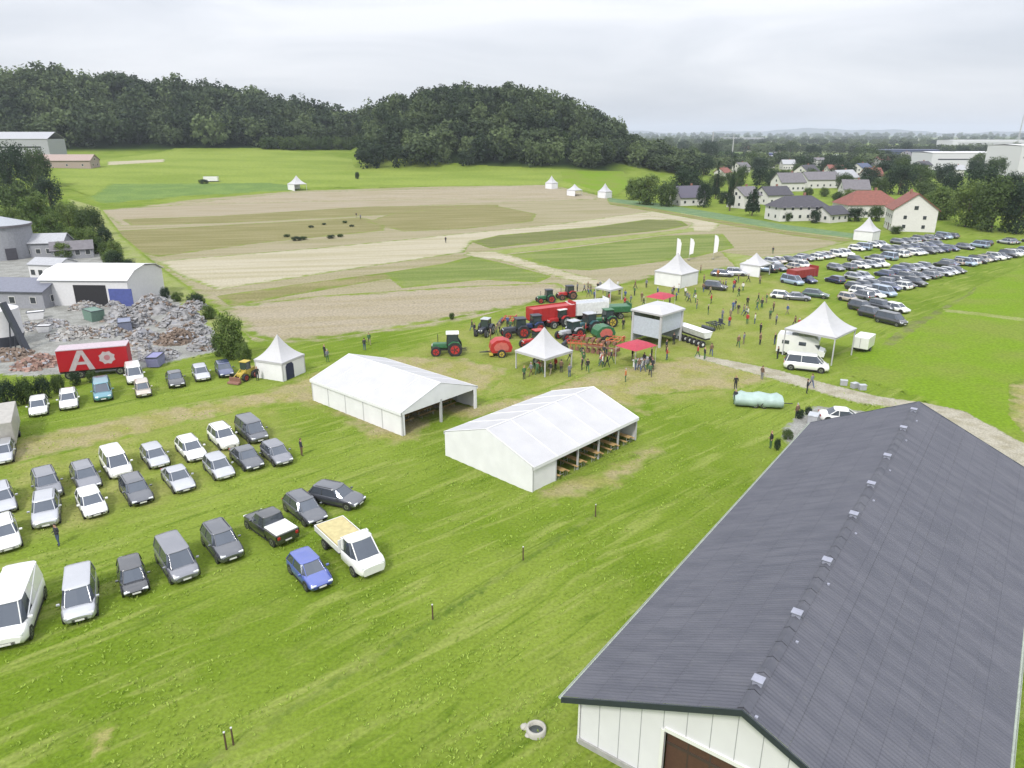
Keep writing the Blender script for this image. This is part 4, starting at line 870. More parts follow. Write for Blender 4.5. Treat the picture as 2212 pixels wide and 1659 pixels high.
def hall(p, az, L, Wd, h, label, roofm=PALER, wallm=None, rise=.8, strips=6, name='industrial_hall', group=None):
    t = empty(name, p, rz(az), label, 'hall', group); wallm = wallm or PALER
    MB().box((0, 0, h/2-.5), (L, Wd, h+1), wallm).build('wall', t)
    r_ = MB(); 
    for s in (-1, 1): polyplate(r_, [(-L/2-.3, s*(Wd/2+.3), h), (L/2+.3, s*(Wd/2+.3), h), (L/2+.3, 0, h+rise), (-L/2-.3, 0, h+rise)][::s], .15, roofm)
    r_.prism([(-1, 0), (1, 0), (1, 1), (-1, 1)], 0, 1, roofm) if False else None
    r_.build('roof', t)
    MB().box((0, -Wd/2-.03, h*.62), (L*.86, .06, .9), WINM).box((0, Wd/2+.03, h*.62), (L*.86, .06, .9), WINM).build('window_band', t)
    for k in range(3): MB().box((-L*.3+k*L*.3, -Wd/2-.05, min(2, h*.3)), (3.4, .08, min(3.8, h*.55)), TILEG).build('gate', t)
    return t
# ================================================================ PEOPLE
SKIN = mat('skin', (.42, .24, .17, 1), .6, var=.05)
CL = dict(dark=(.025, .027, .035), black=(.015, .015, .017), blue=(.05, .09, .22), red=(.34, .03, .03), white=(.6, .6, .58), grey=(.16, .17, .19), green=(.05, .12, .05), brown=(.13, .08, .05), orange=(.42, .13, .03), pale=(.35, .42, .5), jeans=(.05, .075, .15), khaki=(.2, .17, .11))
CM = {k: mat('cloth_'+k, v+(1,), .85, var=.15, scale=6) for k, v in CL.items()}
HAIR = [mat('hair_'+n_, c, .7) for n_, c in (('dark', (.03, .02, .015, 1)), ('brown', (.09, .05, .03, 1)), ('fair', (.3, .2, .1, 1)), ('grey', (.3, .3, .3, 1)))]
def body_mesh(pose):
    """one continuous skinned figure 1.75 m tall, facing +X; pose: stride, arm swings, bend"""
    st, la, ra, el = pose; V = []; E_ = []; Rr = []
    def v(p, r, par=None):
        V.append(p); Rr.append(r)
        if par is not None: E_.append((par, len(V)-1))
        return len(V)-1
    pel = v((0, 0, .95), (.15, .12)); ch = v((.01, 0, 1.15), (.135, .115), pel); sh = v((.0, 0, 1.36), (.16, .11), ch); nk = v((.01, 0, 1.49), (.055, .055), sh)
    hd = v((.025, 0, 1.60), (.078, .09), nk); tp = v((.02, 0, 1.70), (.065, .075), hd)
    for s, ph, arm in ((1, st, la), (-1, -st, ra)):
        hip = v((0, s*.095, .88), (.095, .10), pel); kn = v((ph*.22+.03, s*.10, .49), (.06, .065), hip); an = v((ph*.42-.02, s*.105, .09), (.04, .045), kn); v((ph*.42+.13, s*.11, .04), (.035, .045), an)
        shd = v((0, s*.19, 1.39), (.062, .062), sh); eb = v((-.03+arm*.12, s*.25, 1.12), (.042, .042), shd); wr = v((.04+arm*.3+el*.15, s*.26-s*el*.1, .90+el*.22+abs(arm)*.06), (.027, .03), eb)
        d = Vector(V[wr])-Vector(V[eb]); d.normalize(); pm = v(tuple(Vector(V[wr])+d*.07), (.022, .038), wr)
        for k, ln in enumerate((.07, .08, .075, .06)): v(tuple(Vector(V[pm])+d*ln+Vector((-.03+k*.02, 0, 0))), (.009, .009), pm)
        v(tuple(Vector(V[wr])+d*.06+Vector((.045, -s*.015, 0))), (.01, .01), wr)
    me = bpy.data.meshes.new('tmp'); me.from_pydata(V, E_, []); o = bpy.data.objects.new('tmp', me); COL.objects.link(o)
    md = o.modifiers.new('s', 'SKIN'); sk = me.skin_vertices[0].data
    for i, r in enumerate(Rr): sk[i].radius = r
    sk[0].use_root = True; sb = o.modifiers.new('b', 'SUBSURF'); sb.levels = 1
    dg = bpy.context.evaluated_depsgraph_get(); dg.update(); m = bpy.data.meshes.new_from_object(o.evaluated_get(dg)); bpy.data.objects.remove(o, do_unlink=True); bpy.data.meshes.remove(me); m.name = 'person'
    return m
POSES = [(.0, .0, .1, .2), (.9, -.6, .6, .1), (.15, .2, -.1, .9), (-.7, .5, -.5, .2)]
BM = [body_mesh(p) for p in POSES]
def clothed(pi, top, leg, hair, k):
    m = BM[pi].copy(); m.materials.clear()
    for q in (SKIN, CM[top], CM[leg], CM['black']): m.materials.append(q)
    for f in m.polygons:
        c = f.center
        f.material_index = 3 if c.z < .09 else 2 if c.z < .93 and abs(c.y) < .2 else 0 if (c.z > 1.47 or (abs(c.y) > .2 and c.z < .99)) else 1
        f.use_smooth = True
    t = empty('person', (0, 0, 0)); bo = link(bpy.data.objects.new('body', m), t)
    h = MB(); n = 10; rg = []
    for i in range(6):
        a = math.pi/2*i/5; rg.append([(.012+(.095*math.cos(a)+.002)*math.cos(b_)-(0.02), .088*math.cos(a)*math.sin(b_), 1.625+.125*math.sin(a)-(.03 if math.cos(b_) > .3 else -.0)*0+(.05*math.cos(a) if math.cos(b_) > .2 else -.05*math.cos(a))) for b_ in [2*math.pi*j/n for j in range(n)]])
    h.loft(rg, HAIR[hair]); h.build('hair', t)
    f = MB(); f.box((.112, 0, 1.60), (.03, .022, .035), SKIN, bev=.006); f.build('nose', t)
    e = MB()
    for s in (-1, 1): e.box((.098, s*.03, 1.625), (.012, .02, .012), HAIR[0])
    e.box((.102, 0, 1.555), (.008, .04, .008), CM['red']); e.build('face', t)
    for s in (-1, 1): MB().box((.02, s*.087, 1.60), (.035, .018, .055), SKIN, bev=.007).build('ear', t)
    return t
PROT = {}
def person(p, top, leg, label, pose=0, hair=0, az=None, group=None, s=1.0):
    k = (pose, top, leg, hair)
    if k in PROT: o = copy_tree(PROT[k])
    else: o = PROT[k] = clothed(*k, 0)
    o.location = p; o.rotation_euler = (0, 0, random.uniform(0, 6.28) if az is None else rz(az)); o.scale = (s, s, s); return tag(o, label, 'person', group)
# ================================================================ THE PLACE
def atz(px, py, h=.7):
    p = at_flat(px, py, h); return Vector((p.x, p.y, 0))
barn()
ORD = ['first', 'second', 'third', 'fourth', 'fifth', 'sixth', 'seventh', 'eighth', 'ninth', 'tenth', 'eleventh', 'twelfth', 'thirteenth', 'fourteenth', 'fifteenth', 'sixteenth', 'seventeenth', 'eighteenth', 'nineteenth', 'twentieth', 'twenty-first', 'twenty-second', 'twenty-third', 'twenty-fourth', 'twenty-fifth', 'twenty-sixth']
# ---- marquees
T1 = at(879, 943); T2 = at(1150, 1065)
A1 = at(676, 866); 
marquee((A1.x, A1.y, 0), 131.5, 15.2, 10.4, 2.5, 4.25, 'white marquee with two dark openings in its gable, left of the pair', gable_open=True, bays=5)
marquee((T2.x, T2.y, 0), 43.5, 15.0, 10.7, 2.35, 4.15, 'white marquee open along its long side with wooden benches, right of the pair', side_open=[('b', k) for k in ()]+[('a', 1), ('a', 2), ('a', 3), ('a', 4)], bays=5)
WOODY = mat('bench_wood', (.36, .24, .10, 1), .6, scale=8)
def bench_table(p, az, label):
    t = empty('beer_table', p, rz(az), label, 'table', 'beer tables in the marquees'); MB().box((0, 0, .74), (2.2, .6, .04), WOODY, bev=.01).build('table_top', t)
    for x in (-.8, .8):
        b = MB()
        for s in (-1, 1): b.tube((x, s*.22, .72), (x+.0, s*.28, 0), .02, POLE, n=5)
        b.tube((x, -.25, .3), (x, .25, .3), .015, POLE, n=5); b.build('leg', t)
    return t
def bench(p, az, label):
    t = empty('bench', p, rz(az), label, 'bench', 'benches in the marquees'); MB().box((0, 0, .46), (2.2, .26, .035), WOODY, bev=.008).build('seat', t)
    for x in (-.8, .8):
        b = MB()
        for s in (-1, 1): b.tube((x, s*.08, .45), (x, s*.12, 0), .018, POLE, n=5)
        b.build('leg', t)
    return t
BT = bench_table((0, 0, 0), 0, None); BB = bench((0, 0, 0), 0, None); first = [True]
def furn(o_, az, x, y, rot, la, lb, lc):
    a = R(90-az)
    def W(u, v): return (o_[0]+u*math.cos(a)-v*math.sin(a), o_[1]+u*math.sin(a)+v*math.cos(a), 0)
    for k, (proto, v, lab) in enumerate(((BT, 0, la), (BB, .62, lb), (BB, -.62, lc))):
        o = proto if (first[0] and k < 2) else copy_tree(proto)
        o.location = W(x+(v if rot else 0), y+(0 if rot else v)); o.rotation_euler = (0, 0, a+(math.pi/2 if rot else 0)); o['label'] = lab
    first[0] = False
bn = ['nearest the closed corner', 'beside the first post', 'in the middle opening', 'in the fourth opening', 'in the last opening']
for k in range(5):
    furn(T2, 43.5, 3.9+k*2.45, .9, True, f'wooden beer table sticking out of the right marquee, {bn[k]}', f'wooden bench beyond the beer table {bn[k]}, right marquee', f'wooden bench before the beer table {bn[k]}, right marquee')
    if k % 2 == 0: furn(T2, 43.5, 3.9+k*2.45, 4.2, True, f'beer table deep inside the right marquee, behind the one {bn[k]}', f'far bench deep inside the right marquee, behind the one {bn[k]}', f'near bench deep inside the right marquee, behind the one {bn[k]}')
for k in range(3):
    furn(A1, 131.5, 12.4, 2.2+k*3.0, True, f'beer table inside the gable opening of the left marquee, {ORD[k]} from the far side', f'outer bench in the gable opening of the left marquee, {ORD[k]} from the far side', f'inner bench in the gable opening of the left marquee, {ORD[k]} from the far side')
# ---- pagodas
NAVY = mat('door_navy', (.02, .025, .06, 1), .7); BLK = mat('opening_dark', (.015, .015, .018, 1), .8)
def corner_pagoda(px, py, s, he, hp, label, **k):          # (px, py) = foot of the corner nearest the camera
    p = at(px, py); a = R(45); c = Vector((p.x, p.y, p.z))+Vector((0, 1, 0))*s*.7071
    return pagoda((c.x, c.y, float(terr(c.x, c.y))), 45+k.pop('turn', 0), s, he, hp, label, **k)
corner_pagoda(592, 826, 4.1, 2.3, 5.1, 'closed white pagoda tent with a dark doorway, beside the leafy bush left of the marquees', walls=(0, 1, 2, 3), doors=((2, .8, NAVY),), turn=-22)
corner_pagoda(1177, 816, 5.0, 2.4, 5.4, 'open white pagoda tent with pointed roof between the tractors and the right marquee', walls=())
corner_pagoda(1470, 624, 6, 2.7, 6.2, 'white pagoda tent with a dark doorway at the field edge, under the flags', walls=(0, 1, 2, 3), doors=((3, 0, BLK),), flag=False)
corner_pagoda(1796, 790, 6.6, 3.7, 7.3, 'largest pagoda tent with wide white roof behind the camper van on the right', walls=(), flag=False)
corner_pagoda(1884, 522, 5.2, 2.6, 6.3, 'small white pagoda tent at the end of the far rows below the white gabled house', walls=(0, 1, 2, 3), doors=((3, 0, NAVY),))
corner_pagoda(637, 414, 6.4, 3.0, 6.8, 'lone white pagoda tent at the top edge of the tilled field', walls=(0, 1))
corner_pagoda(1192, 410, 4.4, 2.8, 6.2, 'white pagoda tent on the far field edge, leftmost of the three', walls=(0, 1, 2))
corner_pagoda(1242, 426, 5.0, 2.6, 5.2, 'white pagoda tent on the far field edge, middle of the three', walls=(0, 1))
corner_pagoda(1308, 430, 4.6, 2.8, 6.4, 'white pagoda tent on the far field edge, rightmost of the three', walls=(0, 1, 2))
# pale tall stand with a slanting roof and white legs
def exhibition_stand():
    p = at(1424, 752); t = empty('exhibition_stand', (p.x, p.y, 0), rz(45), 'tall pale exhibition stand with blue grey walls on white legs behind the red canopy', 'stand', 'tents'); g = mat('stand_panel', A((214, 222, 234), .62), .5, var=.08)
    for x, y in ((0, 0), (5.2, 0), (0, 4.6), (5.2, 4.6)): MB().box((x, y, 2.3), (.28, .28, 4.6), CANVAS).build('post', t)
    MB().box((2.6, 4.62, 2.3), (5.2, .08, 4.0), g).box((5.22, 2.3, 2.3), (.08, 4.5, 4.0), g).box((2.6, .03, 3.2), (5.2, .06, 2.4), g).build('panel', t)
    b = MB(); b.loft([[(x, y, z) for x, y in ((-.3, -.3), (5.5, -.3), (5.5, 4.9), (-.3, 4.9))] for z in (4.5, 4.75)]+[[(1.2, 1.2, 5.5), (4, 1.2, 5.5), (4, 3.4, 5.5), (1.2, 3.4, 5.5)]], CANVAS, smooth=False); b.build('roof', t)
    MB().box((-.02, 2.3, 2.6), (.06, 4.4, 2.6), g).build('side_panel', t); return t
exhibition_stand()
def red_canopy(p, az, label):
    t = empty('promotional_canopy', p, rz(az), label, 'canopy'); rc = mat('canopy_red', A((225, 70, 95), .45), .6)
    b = MB(); b.loft([[(-2.1, -1.7, 2.5), (2.1, -1.7, 2.5), (2.1, 1.7, 2.5), (-2.1, 1.7, 2.5)], [(-1.2, -.9, 2.95), (1.2, -.9, 2.95), (1.2, .9, 2.95), (-1.2, .9, 2.95)], [(-.05, -.05, 3.2), (.05, -.05, 3.2), (.05, .05, 3.2), (-.05, .05, 3.2)]], rc, smooth=False); b.build('canopy', t)
    for x in (-2, 2):
        for y in (-1.6, 1.6): MB().tube((x, y, 0), (x, y, 2.5), .035, POLE, n=6).build('post', t)
    MB().box((0, -.9, .95), (2.6, .7, .06), RWH).box((0, -.9, .47), (2.4, .5, .9), RWH).build('counter', t); return t
red_canopy(at(1372, 787), 50, 'red canopy over a white counter in front of the tall stand')
# flags
for k, (px, b_, t_) in enumerate(((1459, 572, 515), (1488, 562, 515), (1540, 560, 508))):
    p = at(px, b_); sx, sz = pxm(p, b_); h = (b_-t_)/sz; t = empty('beach_flag', p, rz(120), f'tall white feather flag beside the back pagoda tent, {["left", "middle", "right"][k]} of three', 'flag', 'feather flags')
    MB().tube((0, 0, 0), (0, 0, h), .04, POLE, n=6).box((0, 0, .05), (.6, .6, .1), TRIM).build('pole', t); MB().prism([(.03, h*.25), (.9, h*.32), (1.05, h*.8), (.7, h*.96), (.05, h)], -.02, .02, CANV2).build('cloth', t)
# ---- parked cars, left
G1 = 'cars parked in the row along the yard hedge'; G2 = 'cars parked nose to tail in the middle double row'; G3 = 'cars parked in the front row on the left'
L0 = [('hatchback', 'white', 83, 876, 'white hatchback, leftmost in the row along the dark bushes'), ('estate', 'white', 148, 861, 'white estate car with big windscreen beside the dark bushes, left of the teal one'), ('minivan', 'teal', 221, 843, 'teal minivan in the row under the red trailer'), ('minivan', 'white', 290, 808, 'white minivan parked behind the beige car near the rubble'), ('small_car', 'beige', 308, 838, 'beige small car in front of the white minivan near the rubble'), ('saloon', 'black', 378, 816, 'black saloon car below the rubble heaps'), ('hatchback', 'silver', 434, 804, 'silver hatchback between the black saloon and the navy car'), ('hatchback', 'navy', 484, 796, 'navy hatchback at the right end of the row, next to the yellow loader')]
for k, c, x, y, l in L0: park(k, c, atz(x, y), 150, l, group=G1)
L1 = [('estate', 'silver', 2, 1075, 'silver estate car cut off by the left edge, behind the other silver one'), ('estate', 'white', 8, 1150, 'white estate car cut off by the left edge in front of a silver one'),
 ('suv', 'grey', 101, 1045, 'grey off-roader behind the dark one with a pale roof'), ('estate', 'grey', 184, 1026, 'grey estate car behind the small white car'), ('minivan', 'white', 250, 1000, 'white minivan nose to tail with a dark grey car'), ('hatchback', 'silver', 334, 983, 'silver hatchback behind the silver saloon'), ('estate', 'white', 412, 967, 'white estate car behind a silver hatchback'), ('suv', 'white', 482, 943, 'white off-roader behind the dark saloon near the end of the double row'), ('minivan', 'dark_grey', 543, 929, 'dark minivan at the far end of the double row'),
 ('hatchback', 'white', 197, 1083, 'small white hatchback in front of the grey estate'), ('estate', 'dark_grey', 293, 1055, 'dark grey estate car in front of the white minivan'), ('saloon', 'silver', 384, 1030, 'silver saloon car in front of the silver hatchback'), ('hatchback', 'silver', 472, 1006, 'silver hatchback in front of the white estate'), ('saloon', 'dark_grey', 532, 985, 'dark saloon car in front of the white off-roader'), ('hatchback', 'grey', 597, 977, 'grey hatchback at the near right corner of the double row, beside a standing person')]
for k, c, x, y, l in L1: park(k, c, atz(x, y), ROW, l, group=G2)
park('suv', 'silver', atz(99, 1100), 150, 'off-roader with silver roof next to a crouching person', group=G2)
park('minivan', 'silver', atz(172, 1282, .8), 152, 'dark windowed minivan with pale roof, second in the front row from the white van', group=G3)
park('small_car', 'black', atz(286, 1243), 147, 'small black car with grey bonnet between two minivans in the front row', group=G3); park('minivan', 'grey', atz(381, 1208), 141, 'grey minivan in the middle of the front row', group=G3); park('suv', 'dark_grey', atz(479, 1169), 141, 'dark grey off-roader in the front row, left of the black pickup', group=G3)
pk = park('pickup', 'black', atz(583, 1133), 313, 'black pickup with a white cover on its bed', 'pickup', G3)
MB().box((-1.62, 0, 1.12), (1.75, 1.7, .12), P['white'], bev=.04).build('bed_cover', pk)
park('estate', 'dark_grey', atz(658, 1095), 138, 'dark grey estate car behind the cream loaded truck', group=G3)
park('estate', 'dark_grey', atz(727, 1068), 112, 'dark grey estate car parked crosswise behind the others', group=G3)
park('hatchback', 'blue', atz(668, 1228), 141, 'bright blue hatchback at the right end of the front row'); 
o = lorry_van(atz(757, 1178, .9), ROW, 'white flatbed truck with cream load beside the blue car'); o.scale = (1.08, 1.08, 1.08)
pv = park('van', 'white', atz(32, 1312, 1.0), 158, 'white van cut off by the left edge at the end of the front row', 'van', G3); pv.scale = (1.15, 1.15, 1.15)
box_trailer(atz(5, 925, 1.2), 150, 'large pale box truck body at the left edge beside the track', L=6.5, m=mat('box_cream', A((226, 222, 214), .45), .5), name='box_trailer', h=2.2, wd=2.4)
park('hatchback', 'silver', atz(6, 975), 150, 'silver hatchback at the left edge in front of the pale box trailer')
# ---- right-hand car park
KC = [('hatchback', 'silver'), ('estate', 'grey'), ('saloon', 'dark_grey'), ('suv', 'white'), ('hatchback', 'black'), ('estate', 'silver'), ('minivan', 'light_blue'), ('suv', 'black'), ('hatchback', 'white'), ('saloon', 'silver'), ('hatchback', 'grey'), ('hatchback', 'navy'), ('estate', 'white'), ('suv', 'grey'), ('small_car', 'beige')]
def carrow(a, b, desc, n=None, gap=.1, off=90, step=2.75):
    p, q = at(*a), at(*b); d = q-p; L = math.hypot(d.x, d.y); az = math.degrees(math.atan2(d.x, d.y)); n = n or int(L/step)
    k = 0
    for i in range(n):
        if random.random() < gap and 0 < i < n-1: continue
        kd, c = random.choice(KC); w_ = p+d*((i+random.uniform(.3, .7))/n)
        nm = dict(hatchback='hatchback', estate='estate car', saloon='saloon', suv='off-roader', minivan='minivan', small_car='small car')[kd]
        park(kd, c, Vector((w_.x, w_.y, 0)), az+off+random.uniform(-5, 5)+(180 if random.random() < .3 else 0), f'{c.replace("_", " ")} {nm}, {ORD[k]} from left in {desc}', group='cars in the right-hand car park', far=True); k += 1
carrow((1655, 572), (1833, 552), 'the back row behind the red trailer')
carrow((1840, 543), (1912, 531), 'the back row below the far pagoda', gap=.1)
carrow((1935, 528), (2060, 513), 'the back row under the gabled house')
carrow((1832, 567), (1925, 560), 'the second row, left stretch')
carrow((1930, 556), (2120, 534), 'the second row, right stretch', gap=.08)
carrow((2120, 530), (2235, 523), 'the far row at the right edge')
carrow((1915, 545), (2030, 533), 'the row behind the second row')
carrow((1790, 612), (1935, 594), 'the third row, left stretch', gap=.05)
carrow((1935, 590), (2075, 571), 'the third row, right stretch', gap=.05)
carrow((1838, 628), (2072, 588), 'the fourth row facing the bright meadow', gap=.06)
carrow((2075, 575), (2240, 543), 'the meadow row at the right edge', gap=.12)
carrow((1822, 652), (1915, 637), 'the short row left of the dark vehicles', gap=0)
for (kd, c, x, y, az, l) in [('hatchback', 'white', 1690, 637, 120, 'white hatchback standing alone left of two dark cars near the people'), ('saloon', 'grey', 1722, 640, 110, 'grey saloon between the white hatchback and the green car'), ('estate', 'green', 1762, 634, 120, 'dark green estate, right one of three cars in the open'),
 ('minivan', 'black', 1925, 690, 150, 'black minivan at the near corner of the right car park'), ('suv', 'black', 1885, 676, 150, 'black off-roader left of the black minivan'), ('suv', 'dark_grey', 1905, 660, 150, 'dark grey off-roader behind the black minivan'), ('hatchback', 'white', 1938, 664, 150, 'white hatchback at the near end of the dark group'), ('suv', 'black', 1862, 662, 150, 'black off-roader leftmost of the dark group'),
 ('estate', 'grey', 1560, 590, 110, 'grey estate just right of the back pagoda'), ('suv', 'silver', 1590, 588, 110, 'silver off-roader among the people behind the dark carriage'), ('suv', 'white', 1630, 572, 110, 'white off-roader at the left end of the back rows'), ('minivan', 'light_blue', 1652, 580, 110, 'pale blue minivan next to the white off-roader'), ('suv', 'black', 1545, 618, 120, 'black off-roader beside the back pagoda')]:
    park(kd, c, atz(x, y), az, l, group='cars in the right-hand car park', far=kd != 'van')
carrow((1650, 588), (1745, 578), 'the front row behind the red trailer', gap=.1)
carrow((1795, 585), (1915, 574), 'the row just behind the third row', gap=.1)
carrow((1850, 640), (1985, 615), 'the fifth row next to the meadow', gap=.08)
carrow((1700, 615), (1765, 608), 'the short row right of the lawn', gap=0)
# ---- machines
tractor(atz(1205, 690, 1.1), 235, RRED, RSIL, RWH, 'red tractor with white cab roof before the red wagon', 1.0)
tractor(atz(1306, 690, 1.1), 250, RGRN, RYEL, RGRN, 'green tractor with yellow wheels right of the petrol one', 1.0)
tractor(atz(1155, 735, 1.1), 245, RRED, RRED, RRED, 'all red tractor directly behind the open pagoda', .95)
harrow(atz(1100, 690, .7), 100, 'red cultivator behind the dark tractors', RRED, 3.6)
harrow(atz(1330, 735, .7), 120, 'orange cultivator between the ploughs and the red canopy', RORG, 3.4)
forage_trailer(atz(1330, 668, 1.4), 80, 'green low trailer left of the tall stand', RGRN, 4.5, .8)
baler(atz(1300, 722, 1), 250, 'green baler behind the ploughs', RGRN)
tractor(atz(1180, 640, 1.1), 255, RGRN, RRED, RDK, 'small green tractor at the field edge', .85)
red_canopy(at(1425, 672), 40, 'small red canopy behind the tall stand')
corner_pagoda(1318, 655, 3.4, 2.3, 3.9, 'small white gazebo behind the white forage wagon')
corner_pagoda(1640, 600, 4.5, 2.4, 4.6, 'small white pagoda tent between the people and the back car rows', walls=(0, 1))
tractor(atz(968, 748, 1.1), 250+15, RGRN, RRED, RWH, 'green tractor with red wheels and white cab roof, leftmost machine', 1.12)
baler(atz(1078, 752, 1), 262, 'red baler standing between the green tractor and the open pagoda')
tractor(atz(1047, 708, 1.1), 200, RDK, RSIL, RSIL, 'small grey tractor behind the red baler', .9)
tractor(atz(1115, 712, 1.1), 255, RDK, RRED, RDK, 'dark tractor with red wheels behind the open pagoda', 1.05)
tractor(atz(1150, 703, 1.1), 250, mat('tractor_navy', (.03, .05, .14, 1), .4), RRED, RDK, 'navy tractor in front of the big red machine', 1.0)
forage_trailer(atz(1190, 678, 1.8), 62, 'large red forage wagon behind the navy tractor', RRED, 7.5, 1.9)
forage_trailer(atz(1268, 668, 1.8), 70, 'white grey forage wagon right of the red one', RWH, 6.5, 1.9, RSIL)
tractor(atz(1265, 703, 1.1), 240, mat('tractor_petrol', (.03, .09, .10, 1), .4), RSIL, RSIL, 'petrol green tractor in front of the white forage wagon', 1.1)
tractor(atz(1232, 716, 1.1), 235, RSIL, RRED, RSIL, 'silver tractor between the pagoda peak and the plough', 1.0)
plough(atz(1262, 745, .9), 120, 'orange brown plough right of the open pagoda')
plough(atz(1296, 752, .9), 130, 'dark plough at the right end of the orange one', RBRN)
harrow(atz(1245, 733, .7), 110, 'dark red cultivator behind the orange plough', RRED, 4)
seed_drill(atz(1498, 722, 1.2), 62, 'seed drill with long white hopper and a row of black packer wheels')
harrow(atz(1545, 702, .6), 60, 'small dark harrow right of the seed drill', RDK, 2.4)
tractor(atz(1225, 634, 1), 250, RRED, RBRN, RDK, 'small dark red tractor at the field edge behind the machines', .9)
forage_trailer(atz(1733, 592, 1.6), 60, 'dark red box trailer on the grass in front of the back car row', mat('trailer_dark_red', (.24, .03, .025, 1), .5), 6.5, 1.5)
def loader(p, az, label):
    t = empty('wheel_loader', p, rz(az), label, 'wheel loader'); MB().box((-.5, 0, .95), (1.6, .95, .7), RYEL, bev=.08).box((.7, 0, .8), (1.0, .7, .4), RYEL, bev=.05).build('chassis', t)
    MB().box((-.1, 0, 1.7), (.9, .95, .95), CABG, bev=.05, taper=.9).build('cab', t); MB().box((-.1, 0, 2.2), (1.0, 1.0, .08), RYEL, bev=.02).build('cab_roof', t)
    for s in (-1, 1): MB().tube((.3, s*.4, 1.3), (1.9, s*.4, .5), .06, RYEL, n=6).build('arm', t)
    MB().prism([(1.8, .1), (2.4, .08), (2.35, .25), (1.95, .3), (1.95, .75), (1.8, .75)], -.8, .8, RBRN).build('bucket', t)
    for x in (-.75, .8):
        for s in (-1, 1): wheel(t, x, s*.62, .45, .32, RRED)
    return t
loader(atz(530, 803, .9), 200, 'small yellow wheel loader between the navy car and the closed pagoda')
motorhome(atz(1730, 742, 1.6), 118, 'white camper van parked in front of the largest pagoda')
mv = park('minivan', 'white', atz(1742, 785, .8), 112, 'white minivan with dark windscreen in front of the camper van'); mv.scale = (1.12, 1.12, 1.12)
box_trailer(atz(1866, 738, 1.2), 40, 'white stall trailer under the right side of the largest pagoda', L=3.2, name='stall_trailer')
# pale green covered trailer on the grass
def covered_trailer(p, az, label):
    t = empty('covered_trailer', p, rz(az), label, 'trailer'); m = mat('tarpaulin_mint', A((206, 232, 224), .5), .6, bump=.3, scale=1.5); b = MB(); rg = []
    for k in range(9):
        x = -2.5+5*k/8; hgt = 1.35+.12*math.sin(k*1.9); wv = 1.1+.05*math.cos(k*2.3)
        if k in (0, 8): hgt -= .3; wv -= .12
        rg.append([(x, -wv-.06*(k % 2), .25), (x, -wv, .9), (x, -wv*.85, hgt-.25), (x, -wv*.35, hgt), (x, wv*.35, hgt+.02), (x, wv*.85, hgt-.25), (x, wv, .9), (x, wv+.06*(k % 2), .25)])
    b.loft(rg, m); b.build('tarpaulin', t); MB().box((0, 0, .3), (4.8, 1.6, .2), mat('trailer_teal', (.06, .16, .15, 1), .5)).tube((2.4, 0, .4), (3.6, 0, .4), .05, TRIM).build('chassis', t)
    for s in (-1, 1):
        for x in (-.4, .5): wheel(t, x, s*1.0, .33, .2)
    return t
covered_trailer(atz(1638, 862, .7), 100, 'low trailer under a pale mint tarpaulin on the grass in front of the barn')
